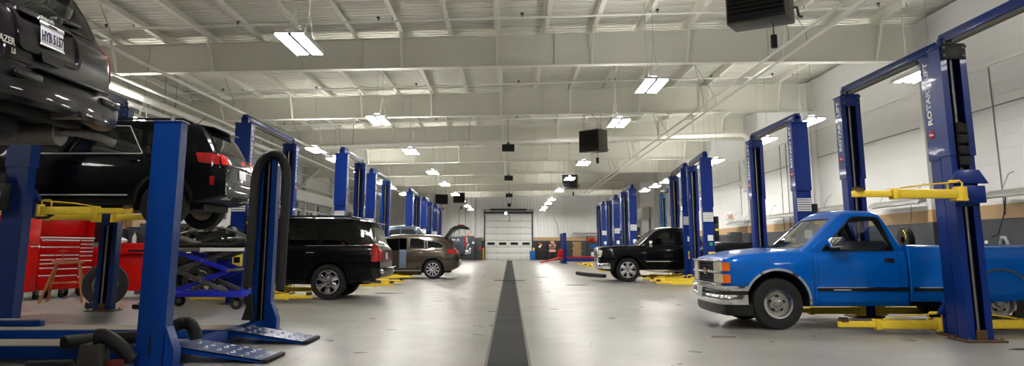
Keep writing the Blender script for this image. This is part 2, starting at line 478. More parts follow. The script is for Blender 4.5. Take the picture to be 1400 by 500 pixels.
# purlins along the building
PURL = []
x = -12.9
while x < 10.9:
    PURL.append(x); x += 1.255
for x in PURL:
    m = MB(['beam_white']); z = ztop(x)
    m.box((x, (YF + YN) / 2, z + 0.105), (0.014, YF - YN, 0.205)); m.box((x + 0.05, (YF + YN) / 2, z + 0.008), (0.12, YF - YN, 0.014)); m.box((x - 0.035, (YF + YN) / 2, z + 0.203), (0.08, YF - YN, 0.012))
    struct('purlin_beam', m)
# rafters: tapered I beams across, with stiffeners and flange braces
for k in range(-3, 8):
    y = BEAM0 + BAY * k
    if y < YN + 1: continue
    m = MB(['beam_white'])
    X = [XL, -6, 0, 4.5, XR]
    tp = [(x, ztop(x)) for x in X]; bt = [(x, zbot(x)) for x in X]
    m.prism(bt + tp[::-1], 'xz', y - 0.008, y + 0.008)
    m.prism([(x, z - 0.016) for x, z in tp] + tp[::-1], 'xz', y - 0.11, y + 0.11)
    m.prism(bt + [(x, z + 0.02) for x, z in bt][::-1], 'xz', y - 0.125, y + 0.125)
    for x in (-9.6, -3.9, 1.2, 6.9):
        m.box((x, y - 0.05, (ztop(x) + zbot(x)) / 2), (0.012, 0.085, ztop(x) - zbot(x) - 0.04))
    for j, x in enumerate(PURL):
        if j % 2 == 0:
            m.bar((x + 0.02, y - 0.62, ztop(x) + 0.02), (x + 0.02, y - 0.1, zbot(x) + 0.03), 0.06, 0.06, up=(1, 0, 0))
    struct('rafter_beam', m)
    for sx, nm in ((XR - 0.14, 'wall_column'), (XL + 0.14, 'wall_column')):
        c = MB(['wall_panel']); h = ztop(sx) - 0.02
        c.box((sx, y, h / 2), (0.27, 0.012, h)); c.box((sx - 0.13, y, h / 2), (0.014, 0.2, h)); c.box((sx + 0.13, y, h / 2), (0.014, 0.2, h))
        struct(nm, c)

# overhead door in the far wall
def door():
    root = bpy.data.objects.new('door_1', None); COL.objects.link(root); root['kind'] = 'structure'; root['label'] = 'white sectional overhead door with four small windows in the far wall'
    root.location = ((DX0 + DX1) / 2, YF, 0)
    W = DX1 - DX0; n = 7; h = DZ / n
    for i in range(n):
        p = MB(['door_white', 'dull_steel'])
        p.box((0, 0.06, (i + 0.5) * h), (W - 0.04, 0.05, h - 0.02), bev=0.008)
        for sx in (-0.25, 0, 0.25):
            p.box((sx * W, 0.025, i * h + 0.02 if i else 0.1), (0.06, 0.02, 0.12), 'dull_steel')
        p.build('panel', root)
    for sx in (-0.372, -0.124, 0.124, 0.372):
        p = MB(['black_plastic', 'window_dark']); z = 2.5 * h
        p.box((sx * W, 0.03, z), (0.72, 0.02, 0.25), bev=0.01); p.box((sx * W, 0.018, z), (0.62, 0.012, 0.16), 'window_dark')
        p.build('window_pane', root)
    for s in (-1, 1):
        p = MB(['dark_grey_paint']); p.box((s * (W / 2 + 0.05), -0.05, 2.35), (0.12, 0.14, 4.7)); p.build('track', root)
    p = MB(['black_plastic', 'dull_steel']); p.cyl((-W / 2 - 0.2, -0.2, 4.78), (W / 2 + 0.2, -0.2, 4.78), 0.03, m='dull_steel'); p.cyl((-1.75, -0.2, 4.78), (1.75, -0.2, 4.78), 0.085); p.build('torsion_spring', root)
    p = MB(['dark_grey_paint']); p.box((0, -0.06, 4.5), (W + 0.3, 0.06, 0.2)); p.build('header', root)
    p = MB(['black_plastic']); p.box((0.12, -0.02, 3.95), (0.05, 0.05, 0.75)); p.build('lift_cable', root)
    return root
door()
lp = thing('dock_lamp', 'small bright round lamp over the far overhead door', 'lamp', (-0.38, YF - 0.32, 4.42))
m = MB(['dark_grey_paint']); m.cyl((0, 0.3, 0.1), (0, 0, 0.02), 0.02); m.cyl((0, 0.02, 0), (0, 0.12, 0.02), 0.13, 0.08); m.build('bracket', lp)
m = MB(['door_lamp']); m.sphere((0, 0, 0), 0.12, sc=(1, 0.5, 1)); m.build('bulb', lp)

# trench drain
m = MB(['drain_plate', 'dull_steel'])
m.box((-0.02, 36.2, -0.004), (0.42, 70.4, 0.02)); m.box((-0.245, 36.2, -0.003), (0.03, 70.4, 0.02), 'dull_steel'); m.box((0.205, 36.2, -0.003), (0.03, 70.4, 0.02), 'dull_steel')
o = m.build('trench_drain'); tag(o, 'long dark grey plated drain strip running down the middle of the floor', 'drain')
m = MB(['drain_plate']); m.box((-0.02, 28.3, 0.014), (1.1, 0.16, 0.014), bev=0.004); o = m.build('cross_grate'); tag(o, 'short grey grate lying across the long floor drain', 'drain')

# ---------------------------------------------------------------- ceiling lights
def make_light():
    r = thing('ceiling_light', 'x', 'ceiling light', group=None)
    p = MB(['fixture_white']); p.box((0, 0, 0.05), (0.50, 1.42, 0.05), bev=0.008); p.box((0, 0, 0.1), (0.12, 0.9, 0.06), bev=0.01)
    for s in (-1, 1): p.box((s * 0.245, 0, 0.012), (0.012, 1.42, 0.05))
    p.build('housing', r)
    p = MB(['dark_grey_paint']); p.box((0, 0, 0.012), (0.055, 1.40, 0.03)); p.build('divider', r)
    for s in (-1, 1):
        p = MB(['light_panel']); p.box((s * 0.132, 0, 0.018), (0.195, 1.36, 0.016)); p.build('light_strip', r)
    p = MB(['fill_glow']); p.box((0, 0, 0.1335), (0.11, 0.88, 0.006)); p.build('added_uplight', r)  # added glowing strips on the housing top, only to brighten the ceiling
    for s in (-1, 1):
        p = MB(['fill_glow']); p.box((s * 0.17, 0, 0.0775), (0.05, 1.1, 0.005)); p.build('added_uplight', r)
    for s in (-1, 1):
        p = MB(['wire_white']); y = s * 0.45
        p.tube([(-0.12, y, 0.075), (0, y, 0.7), (0, y, 2.05), (0.006, y, 2.05), (0.006, y, 0.7), (0.12, y, 0.075)], 0.0024, seg=5); p.build('hanger_wire', r)
    return r
L0 = make_light(); first = [True]
ORD = ['nearest', 'second', 'third', 'fourth', 'fifth', 'sixth', 'seventh', 'eighth', 'ninth', 'tenth']
def place_light(x, y, z, label, group):
    if first[0]:
        L0.location = (x, y, z); L0['label'] = label; L0['group'] = group; first[0] = False; return L0
    return dup(L0, (x, y, z), None, label, group)
def light_row(x, ys, name, z=4.6):
    for i, y in enumerate(ys):
        place_light(x, y, z, f'bright twin strip ceiling light, {ORD[i]} from the camera in the {name}', f'lights in the {name}')
light_row(-3.6, [12.82, 20.9, 27.9, 36.0, 42.9, 51.1, 58.4, 65.8, 71.6], 'row left of the aisle')
light_row(3.05, [16.3, 21.4, 31.9, 39.3, 47.6, 56.5, 61.4, 68.2, 72.3], 'row right of the aisle')
light_row(-6.95, [27.5, 30.6, 36.1, 41.8, 45.2, 50.9, 54.8, 58.4], 'row over the left bays')
light_row(8.3, [15.2, 21.2, 25.0, 31.1, 33.0, 37.3, 41.1, 44.2, 47.6, 71.6], 'row over the right bays')
for x, y in ((-3.6, 5.2), (3.05, 8.7), (-3.6, -2.4), (3.05, -2.4), (8.3, 6.0), (-10.2, 6.0), (-10.2, 13.0), (-10.2, 20.6), (8.3, -1.5)):
    place_light(x, y, 4.6, 'bright twin strip ceiling light out of the picture above or behind the camera', 'lights above and behind the camera')
# ---------------------------------------------------------------- two-post lifts
COLUMN_H = 3.85
def column_data(blue, upper=2.42):
    m = MB([blue, 'lift_inner', 'rust_steel'])
    def channel(z0, z1, hw, hd):
        t = 0.022
        m.prism([(-hw, -hd), (hw, -hd), (hw, hd), (hw - 0.085, hd), (hw - 0.085, hd - t), (hw - t, hd - t), (hw - t, -hd + t), (-hw + t, -hd + t), (-hw + t, hd - t), (-hw + 0.085, hd - t), (-hw + 0.085, hd), (-hw, hd)], 'xy', z0, z1)
    channel(0.02, upper, 0.158, 0.118)
    channel(upper - 0.04, COLUMN_H, 0.175, 0.138)
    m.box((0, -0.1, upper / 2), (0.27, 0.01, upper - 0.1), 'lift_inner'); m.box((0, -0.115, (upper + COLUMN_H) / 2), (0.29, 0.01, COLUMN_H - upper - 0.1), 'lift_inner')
    for z in (upper + 0.06, upper + 0.2, COLUMN_H - 0.12):
        for s in (-1, 1): m.cyl((s * 0.135, 0.136, z), (s * 0.135, 0.150, z), 0.014, seg=6)
    return m.data('column')
LD = {}
def lift_parts(blue, cap_dark=False):
    if (blue, cap_dark) in LD: return LD[blue, cap_dark]
    d = {'column': column_data(blue)}
    m = MB(['rust_steel', 'dull_steel']); m.box((0, 0.02, 0.012), (0.52, 0.46, 0.024), bev=0.006)
    for sx in (-1, 1):
        for sy in (-1, 1): m.cyl((sx * 0.21, 0.02 + sy * 0.18, 0.02), (sx * 0.21, 0.02 + sy * 0.18, 0.05), 0.018, m='dull_steel', seg=6)
    m.box((0, 0.12, 0.08), (0.13, 0.05, 0.13), bev=0.006); d['base_plate'] = m.data('base_plate')
    m = MB(['steel']); m.cyl((0.02, 0.10, 0.05), (0.02, 0.10, 3.7), 0.018, seg=10); d['lift_rod'] = m.data('lift_rod')
    m = MB(['cable_black']); m.cyl((-0.05, 0.03, 0.05), (-0.05, 0.03, 3.7), 0.008, seg=6); d['cable'] = m.data('cable')
    m = MB([blue, 'black_plastic', 'dull_steel']); m.box((0, 0.0, COLUMN_H + 0.01), (0.37, 0.33, 0.03), bev=0.005); m.box((0, 0.158, COLUMN_H - 0.06), (0.33, 0.018, 0.22), 'black_plastic' if cap_dark else blue, bev=0.006)
    for s in (-1, 1):
        m.cyl((s * 0.13, 0.165, COLUMN_H - 0.01), (s * 0.13, 0.178, COLUMN_H - 0.01), 0.016, m='dull_steel', seg=8); m.cyl((s * 0.13, 0.165, COLUMN_H - 0.12), (s * 0.13, 0.178, COLUMN_H - 0.12), 0.016, m='dull_steel', seg=8)
    m.cyl((-0.06, 0.05, COLUMN_H + 0.07), (0.06, 0.05, COLUMN_H + 0.07), 0.06, m='dull_steel', seg=14); d['cap'] = m.data('cap')
    m = MB([blue, 'black_rubber'])                                   # carriage, z = 0 at the arm level
    m.box((0, 0.10, 0.0), (0.26, 0.16, 0.34), bev=0.01); m.box((0, 0.2, -0.02), (0.36, 0.1, 0.22), bev=0.008)
    m.prism([(-0.24, 0.12), (0.24, 0.12), (0.13, 0.30), (-0.13, 0.30)], 'xz', 0.14, 0.235, bev=0.006)
    d['carriage'] = m.data('carriage')
    m = MB(['black_rubber'])
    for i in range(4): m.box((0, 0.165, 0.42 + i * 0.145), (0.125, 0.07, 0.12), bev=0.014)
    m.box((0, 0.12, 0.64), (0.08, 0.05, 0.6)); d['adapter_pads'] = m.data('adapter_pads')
    m = MB(['white_print']); tm = text_mesh('ROTARY LIFT', 0.152, 0.0, 0.005)
    for f in (1,): m.mesh(tm, None, text_mx((-0.1765, 0.0, 3.33), (0, 0, 1), (0, 1, 0)))
    d['lettering'] = m.data('lettering', 0)
    m = MB(['red_print', 'white_print']); m.prism([(math.cos(a) * 0.075, 2.74 + math.sin(a) * 0.06) for a in [2 * PI * k / 20 for k in range(20)]], 'yz', -0.179, -0.1755)
    m.mesh(text_mesh('Rotary', 0.04, 0.0, 0.002), 'white_print', text_mx((-0.1800, 0.0, 2.74), (0, -1, 0), (0, 0, 1))); d['emblem'] = m.data('emblem', 0)
    m = MB(['white_print', 'black_plastic']); m.box((0, -0.121, 2.08), (0.29, 0.006, 0.27))
    for i in range(5): m.box((0.0, -0.125, 1.98 + i * 0.05), (0.27, 0.003, 0.016), 'black_plastic')
    d['warning_label'] = m.data('warning_label')
    m = MB(['paper_white']); m.box((0.04, -0.121, 1.46), (0.16, 0.005, 0.17)); d['instruction_card'] = m.data('instruction_card')
    m = MB(['green_print']); m.box((0.05, -0.121, 1.28), (0.09, 0.005, 0.09)); d['green_sticker'] = m.data('green_sticker')
    m = MB(['lift_yellow', 'black_plastic']); m.box((0.06, -0.157, 0.92), (0.2, 0.075, 0.26), bev=0.01); m.box((0.06, -0.197, 0.92), (0.13, 0.006, 0.12), 'black_plastic'); d['safety_box'] = m.data('safety_box')
    m = MB(['black_plastic', 'dull_steel', 'lift_yellow']); m.box((0.24, 0.0, 1.62), (0.14, 0.2, 0.5), bev=0.02); m.cyl((0.25, 0, 1.86), (0.25, 0, 2.1), 0.075, m='black_plastic'); m.box((0.24, -0.11, 1.7), (0.1, 0.02, 0.06), 'lift_yellow', bev=0.004)
    d['power_unit'] = m.data('power_unit')
    m = MB(['lift_yellow', 'lift_inner'])                              # swing arm along +x from its hinge
    m.box((0.42, 0, 0), (0.95, 0.13, 0.115), bev=0.008); m.box((1.08, 0, 0.0), (0.62, 0.095, 0.08), bev=0.006); m.box((0.86, 0, 0.0), (0.07, 0.15, 0.14), bev=0.006)
    m.cyl((0, 0, -0.09), (0, 0, 0.09), 0.085)
    m.box((0.02, 0.0, -0.075), (0.16, 0.16, 0.02), bev=0.004); d['swing_arm'] = m.data('swing_arm')
    m = MB(['rust_steel', 'black_rubber']); m.cyl((1.32, 0, 0.03), (1.32, 0, 0.075), 0.07, m='rust_steel'); m.cyl((1.32, 0, 0.072), (1.32, 0, 0.09), 0.062, m='black_rubber'); d['arm_pad'] = m.data('arm_pad')
    m = MB(['lift_yellow']); m.tube([(0.02, 0.07, 0.05), (0.0, 0.07, 0.13), (0.03, 0.06, 0.165), (0.14, 0.03, 0.165), (0.17, 0.03, 0.12), (0.17, 0.03, 0.05)], 0.013, seg=8); d['toe_guard'] = m.data('toe_guard')
    m = MB(['lift_yellow']); m.tube([(0.05, 0.05, 0.15), (0.5, 0.05, 0.115), (0.8, 0.05, 0.07)], 0.010, seg=6); d['restraint_rod'] = m.data('restraint_rod')
    LD[blue, cap_dark] = d
    return d

def lift(x, y, S, label, flip=False, near_z=0.13, far_z=0.13, arms=None, blue='lift_blue', power=True, pads=(), text=True, group=None, rot=0.0, stickers=True, cap_dark=False):
    """column roots sit at y -+ S/2; arms: list of (which, angle deg measured from -x)"""
    d = lift_parts(blue, cap_dark)
    root = thing('two_post_lift', label, 'vehicle lift', (x, y, 0), (PI if flip else 0) + rot, group)
    near, far = (-1, 1)
    for s in (-1, 1):
        rz = 0 if s < 0 else PI
        p = (0, s * S / 2, 0)
        c = put('column', d['column'], root, p, rz)
        for k in ('base_plate', 'lift_rod', 'cable', 'cap'): put(k, d[k], c)
        phys_near = (s < 0) != flip
        if text:
            lt = put('lettering', d['lettering'], c); em = put('emblem', d['emblem'], c)
            if s > 0:
                lt.rotation_euler = em.rotation_euler = (0, 0, PI)
        if phys_near and stickers:
            put('warning_label', d['warning_label'], c); put('instruction_card', d['instruction_card'], c)
            put('green_sticker', d['green_sticker'], c); put('safety_box', d['safety_box'], c)
            if power:
                put('power_unit', d['power_unit'], c)
        z = near_z if phys_near else far_z
        q = put('carriage', d['carriage'], root, (0, s * S / 2, z + 0.02), rz)
        if ('near' if phys_near else 'far') in pads: put('adapter_pads', d['adapter_pads'], q)
        for (which, ang) in (arms if arms is not None else [('near', 8), ('near', 172), ('far', 8), ('far', 172)]):
            if (which == 'near') != phys_near: continue
            # angle 0 points to the aisle (world -x for right lifts), positive swings inward (to the car)
            sgn = 1 if s < 0 else -1
            a = PI - R(ang) if s < 0 else PI + R(ang)
            hx = -0.17 if ang < 90 else 0.17
            arm = put('swing_arm', d['swing_arm'], root, (hx, s * S / 2 + sgn * 0.27, z), a)
            ex = put('arm_pad', d['arm_pad'], arm); put('toe_guard', d['toe_guard'], arm); put('restraint_rod', d['restraint_rod'], arm)
    m = MB([blue, 'heater_grey'])
    zb = COLUMN_H + 0.16
    m.box((0, 0, zb), (0.11, S + 0.16, 0.125), bev=0.008)
    for s in (-1, 1): m.box((0, s * (S / 2 + 0.02), zb - 0.07), (0.16, 0.12, 0.16), bev=0.015)
    m.build('overhead_beam', root)
    m = MB(['heater_grey']); m.cyl((-0.08, -S / 2 + 0.35, zb - 0.13), (-0.08, S / 2 - 0.35, zb - 0.13), 0.035, seg=10); m.build('shutoff_bar', root)
    return root
RB = 'beside the right bays'
lift(6.00, 8.60, 3.30, 'blue two-post lift at right with yellow arm raised in front of blue pickup', far_z=1.86, near_z=1.86, arms=[('far', 0), ('near', 176)], power=False, pads=('far',), text=False, cap_dark=True)
lift(6.14, 12.25, 3.0, 'blue two-post lift standing over the bright blue pickup truck', arms=[('near', 2), ('far', 2), ('near', 176), ('far', 176)])
lift(6.30, 18.15, 3.0, 'empty blue two-post lift just behind the bright blue pickup, lettering on its post', arms=[('near', 4), ('far', 4)])
lift(6.08, 24.75, 2.6, 'blue two-post lift right of the black pickup, on the camera side of it', arms=[('near', 4), ('far', 4)], rot=R(-4.4))
lift(6.22, 28.2, 3.1, 'blue two-post lift straddling the black pickup truck', arms=[('near', 6), ('far', 6)], rot=R(-4.4))
lift(7.95, 38.7, 3.0, 'dark teal two-post lift set back behind the black pickup', blue='lift_teal', text=False, power=False)
lift(5.70, 37.2, 2.6, 'blue two-post lift first behind the hood of the black pickup', arms=[('near', 3), ('far', 3)])
lift(5.92, 44.6, 3.2, 'blue two-post lift second in line beyond the black pickup', arms=[('near', 3), ('far', 3)])
lift(5.98, 50.6, 2.6, 'blue two-post lift farthest away on the right side', arms=[('near', 3), ('far', 3)])
lf = lift(-7.54, 13.3, 3.3, 'navy two-post lift holding up the dark grey SUV in front of the red tool chest', flip=True, near_z=1.74, far_z=1.74, arms=[('near', 1), ('far', 12), ('near', 170), ('far', 170)], blue='lift_navy', power=False, text=False, stickers=False, rot=R(4.2))
m = MB(['black_plastic', 'dull_steel']); m.box((0, 0, 0), (.26, .16, .40), bev=.03); m.cyl((0, 0, .18), (0, 0, .34), .075, m='black_plastic'); m.box((.0, .085, .02), (.12, .012, .1), 'dull_steel'); m.build('control_box', lf, (.14, 1.90, 1.92))
lift(-5.85, 18.6, 3.6, 'blue two-post lift over the black SUV, right behind the hose loop', flip=True, arms=[('near', 4), ('far', 4), ('near', 174), ('far', 174)])
lift(-4.90, 23.8, 2.8, 'blue two-post lift between the black SUV and the bronze SUV', flip=True, arms=[('near', 4), ('far', 4)])
lift(-5.12, 30.2, 3.5, 'blue two-post lift over the bronze SUV', flip=True, arms=[('near', 4), ('far', 4)])
lift(-4.98, 40.0, 3.2, 'blue two-post lift behind the slate grey pickup', flip=True, arms=[('near', 4), ('far', 4)])
lift(-7.0, 41.0, 3.4, 'dull teal two-post lift left of and behind the slate grey pickup', flip=True, blue='lift_teal', text=False, power=False)
lift(-4.94, 46.0, 3.0, 'blue two-post lift second from the far end on the left side', flip=True, arms=[('near', 4), ('far', 4)])
lift(-4.92, 52.6, 3.0, 'blue two-post lift farthest away on the left side', flip=True, arms=[('near', 4), ('far', 4)])
# the lift whose posts stand outside the picture but whose arms carry the plum SUV
lift(-6.75, 6.25, 3.1, 'blue two-post lift holding up the plum black SUV at the left edge', flip=True, near_z=2.05, far_z=2.05, arms=[('near', 20), ('far', 20), ('near', 160), ('far', 160)], power=False, text=False, stickers=False)
# ---------------------------------------------------------------- vehicles
def arc_pts(cx, cz, r, a0, a1, n=24):
    return [(cx + r * math.cos(R(a0 + (a1 - a0) * k / n)), cz + r * math.sin(R(a0 + (a1 - a0) * k / n))) for k in range(n + 1)]

def arch_cutter(c, x, sy, z, r):
    poly = arc_pts(x, z, r, 0, 180, 28) + [(x - r * .995, z - .9), (x + r * .995, z - .9)]
    c.prism(poly, 'xz', min(sy * .5, sy * 1.4), max(sy * .5, sy * 1.4), 'well_dark')

class Car:
    """Local axes: x runs from the nose to the tail, y across (negative side towards the camera), z up."""
    def __init__(s, name, label, cat, loc, S, group=None):
        s.S = S; s.root = thing(name, label, cat, loc, S.get('rotz', 0), group)
        s.shell()
    def shell(s):
        S = s.S; plan, top, bot = interp(S['plan']), lininterp(S['top']) if S.get('sharp') else interp(S['top']), interp(S['bot'])
        crown = interp(S.get('crown', [(0, 0.03), (S['L'], 0.03)]))
        side = S['side']
        x0, x1 = S['top'][0][0], S.get('body_end', S['L'])
        xs = sorted(set([x0 + d for d in (0, .015, .04, .08, .13, .2)] + [x1 - d for d in (0, .015, .04, .08, .13, .2)] + [x0 + .26 + i * (x1 - x0 - .5) / 46 for i in range(47)] + [k[0] for k in S['top'] if x0 <= k[0] <= x1]))
        rings = []
        for x in xs:
            hw, zb, zt, cr = plan(x), bot(x), top(x), crown(x)
            h = [(0, zb)] + [(k * hw, zb + t * (zt - zb)) for t, k in side]
            kt = side[-1][1]
            h += [(kt * hw * 0.93, zt + cr * 0.16), (kt * hw * 0.75, zt + cr * .48), (kt * hw * .45, zt + cr * .82), (0, zt + cr)]
            ring = [(x, -a, z) for a, z in h] + [(x, a, z) for a, z in h[1:-1]][::-1]
            rings.append(ring)
        m = MB([S['paint'], 'well_dark', S.get('cut_mat', 'interior_dark')]); m.loft(rings, S['paint'])
        lower = m.build('body')
        bvh_bm = bmesh.new(); bvh_bm.from_mesh(lower.data)
        cut = []
        if S.get('arches'):
            for x, z, r in S['arches']:
                for sy in (-1, 1):
                    c = MB(['well_dark', 'well_dark']); arch_cutter(c, x, sy, z, r)
                    cut.append(c.build('cutter'))
        for poly, plane, d0, d1 in S.get('cuts', []):
            c = MB([S.get('cut_mat', 'interior_dark')]); c.prism(poly, plane, d0, d1, S.get('cut_mat', 'interior_dark')); cut.append(c.build('cutter'))
        if cut:
            boolean(lower, cut)
        s.body = lower; lower.parent = s.root
        # cab
        C = S['cab']; roof, hwb = interp(C['roof']) if not C.get('sharp') else lininterp(C['roof']), interp(C['plan'])
        tum = C['tumble']; zb = C['base']; belt = C['belt']
        xs = sorted(set([C['roof'][0][0] + i * (C['roof'][-1][0] - C['roof'][0][0]) / 44 for i in range(45)] + [k[0] for k in C['roof']]))
        def ring(x, off=0.0, drop=0.0, base=None):
            zt = max(roof(x) - drop, (base or zb) + 0.02); b = base or zb; w0 = hwb(x) - off; rr = min(0.075, (zt - b) * 0.4)
            yb = lambda z: w0 - tum * max(0, z - belt)
            h = [(0, b), (yb(b), b), (yb(b + (zt - b) * .35), b + (zt - b) * .35), (yb(b + (zt - b) * .65), b + (zt - b) * .65), (yb(zt - rr), zt - rr), (yb(zt) - rr * .22, zt - rr * .42), (yb(zt) - rr * .7, zt - rr * .08), (yb(zt) - rr * 1.6, zt + C['crown'] * .12), (yb(zt) * .7, zt + C['crown'] * .5), (yb(zt) * .4, zt + C['crown'] * .85), (0, zt + C['crown'])]
            return [(x, -a, z) for a, z in h] + [(x, a, z) for a, z in h[1:-1]][::-1]
        m = MB([S['paint'], 'interior_dark']); m.loft([ring(x) for x in xs], S['paint'])
        cab = m.build('cab')
        t = bmesh.new(); t.from_mesh(cab.data); 
        for f in t.faces: pass
        mm = bpy.data.meshes.new('tmp'); t.to_mesh(mm); t.free(); bvh_bm.from_mesh(mm)
        s.bvh = BVHTree.FromBMesh(bvh_bm); bvh_bm.free()
        if C.get('hollow'):
            inner = MB(['interior_dark', S.get('cut_mat', 'interior_dark')]); xi = [x for x in xs if C['roof'][0][0] + 0.10 < x < C['roof'][-1][0] - 0.07]
            def roof_in(x): return min(roof(x - 0.06), roof(x + 0.05), roof(x)) - 0.05
            rs = []
            for x in xi:
                zt = max(roof_in(x), zb + 0.04); w0 = hwb(x) - 0.05; yb = lambda z: w0 - tum * max(0, z - belt)
                b_ = zb - 0.06
                h = [(0, b_), (yb(b_), b_), (yb((b_ + zt) / 2), (b_ + zt) / 2), (yb(zt - .05), zt - .05), (yb(zt) - .05, zt), (0, zt + C['crown'])]
                rs.append([(x, -a, z) for a, z in h] + [(x, a, z) for a, z in h[1:-1]][::-1])
            inner.loft(rs); cutters = [inner.build('cutter')]
            for poly, plane, d0, d1 in C['holes']:
                c = MB(['interior_dark', 'black_plastic']); c.prism(poly, plane, d0, d1, 'black_plastic'); cutters.append(c.build('cutter'))
            boolean(cab, cutters)
        # join the two shells into one body
        t = bmesh.new(); t.from_mesh(lower.data); nl = len(lower.data.materials)
        names = [k.name for k in lower.data.materials]
        tb = bmesh.new(); tb.from_mesh(cab.data)
        mb = MB(names)
        t2 = t
        mb.bm.free(); mb.bm = t2
        cn = [k.name for k in cab.data.materials]
        vm = {v: t2.verts.new(v.co) for v in tb.verts}
        for f in tb.faces:
            try:
                nf = t2.faces.new([vm[v] for v in f.verts]); nf.material_index = mb.mi(cn[f.material_index]); nf.smooth = True
            except ValueError: pass
        tb.free()
        for f in t2.faces: f.smooth = True
        bpy.data.objects.remove(cab)
        lower.data = mb.data('body', 32)
    # ---- patches laid on the shell by projecting along an axis
    def hit(s, u, v, d):
        o, r = {'-y': ((u, -3, v), (0, 1, 0)), '+y': ((u, 3, v), (0, -1, 0)), '-x': ((-3, u, v), (1, 0, 0)), '+x': ((9, u, v), (-1, 0, 0)), '+z': ((u, v, 4), (0, 0, -1))}[d]
        h = s.bvh.ray_cast(Vector(o), Vector(r))
        return (h[0], Vector(r), h[1]) if h[0] is not None else None
    def patch(s, mb, poly, d, m, off=0.005, g=0.06, skirt=0.02):
        t = bmesh.new()
        f = t.faces.new([t.verts.new((u, v, 0)) for u, v in poly])
        us = [p[0] for p in poly]; vs = [p[1] for p in poly]
        for ax, lo, hi in ((0, min(us), max(us)), (1, min(vs), max(vs))):
            n = int((hi - lo) / g)
            for i in range(1, n + 1):
                c = lo + (hi - lo) * i / (n + 1)
                co = [0, 0, 0]; co[ax] = c; no = [0, 0, 0]; no[ax] = 1
                bmesh.ops.bisect_plane(t, geom=list(t.verts) + list(t.edges) + list(t.faces), plane_co=co, plane_no=no, dist=1e-5)
        bad = []; dirv = None; nrm = {}
        for v in t.verts:
            h = s.hit(v.co.x, v.co.y, d)
            if h is None: bad.append(v); continue
            dirv = h[1]; v.co = h[0] - h[1] * off
        if bad: bmesh.ops.delete(t, geom=bad, context='VERTS')
        if dirv is None: t.free(); return mb
        be = [e for e in t.edges if len(e.link_faces) == 1]
        ex = bmesh.ops.extrude_edge_only(t, edges=be)
        for v in [q for q in ex['geom'] if isinstance(q, bmesh.types.BMVert)]: v.co += dirv * (off + skirt)
        bmesh.ops.recalc_face_normals(t, faces=list(t.faces))
        return mb.merge(t, m)
    def strip(s, mb, pts, d, m, w=0.008, off=0.003, closed=False, step=0.04, round_=False):
        P = []
        k = len(pts)
        for i in range(k if closed else k - 1):
            a, b = Vector(pts[i]), Vector(pts[(i + 1) % k]); n = max(1, int((b - a).length / step))
            for j in range(n): P.append(a + (b - a) * j / n)
        if not closed: P.append(Vector(pts[-1]))
        t = bmesh.new(); rows = []; n = len(P)
        for i, p in enumerate(P):
            a = P[(i - 1) % n] if closed or i else p; b = P[(i + 1) % n] if closed or i < n - 1 else p
            q = (b - a); q = Vector((-q.y, q.x)).normalized() * w / 2
            row = []
            for e, o in ((-1, -0.004), (-0.8, off), (0.8, off), (1, -0.004)):
                h = s.hit(p.x + q.x * e, p.y + q.y * e, d)
                if h is None: row = None; break
                row.append(t.verts.new(h[0] - h[1] * o))
            rows.append(row)
        for i in range(n if closed else n - 1):
            A, B = rows[i], rows[(i + 1) % n]
            if A and B:
                for k in range(3): t.faces.new((A[k], A[k + 1], B[k + 1], B[k]))
        bmesh.ops.recalc_face_normals(t, faces=list(t.faces))
        return mb.merge(t, m)
    SIDES = ('-y', '+y')
    def pane(s, name, poly, d, m, off=0.004, trim=None, trim_w=0.022, g=0.08):
        mb = MB([m]); s.patch(mb, poly, d, m, off, g); o = mb.build(name, s.root)
        if trim:
            mb = MB([trim]); s.strip(mb, poly, d, trim, trim_w, off + 0.003, closed=True); mb.build('window_trim', o)
        return o
    def door(s, poly, d, handle=None, hm=None, seam='well_dark', off=0.003):
        mb = MB([s.S['paint'], seam]); s.patch(mb, poly, d, s.S['paint'], off, 0.07, 0.012)
        s.strip(mb, poly, d, seam, 0.012, 0.0015, closed=True)
        o = mb.build('door', s.root)
        if handle:
            hx, hz, hl, hh = handle; mb = MB([hm or s.S['paint']]); h = s.hit(hx, hz, d)
            if h:
                y = h[0].y; sg = -1 if d == '-y' else 1
                mb.tube([(hx - hl / 2, y - sg * 0.01, hz), (hx - hl / 2 + 0.02, y + sg * 0.028, hz), (hx, y + sg * 0.034, hz + .004), (hx + hl / 2 - 0.02, y + sg * 0.028, hz), (hx + hl / 2, y - sg * 0.01, hz)], hh, seg=8)
                mb.build('door_handle', o)
        return o
    def wheels(s, axles, r, w, rr, y, style, droop=0.0, tyre='tyre_rubber', rim='alloy', sides=(-1, 1)):
        for x in axles:
            for sy in sides:
                t, ri = wheel_data(r, w, rr, style, tyre, rim)
                o = put('wheel', t, s.root, (x, sy * y, r - droop), 0 if sy < 0 else PI)
                put('rim', ri, o)
    def mirror(s, x, y, z, m, sy=-1, size=(0.1, 0.2, 0.16), arm='black_plastic', tilt=0):
        mb = MB([m, arm]); mb.box((x, sy * (y + 0.13), z), size, m, bev=0.03, seg=3, rot=('Z', sy * 0.15)); mb.bar((x, sy * (y - 0.03), z - 0.05), (x, sy * (y + 0.08), z - 0.03), 0.06, 0.04, arm)
        return mb.build('side_mirror', s.root)

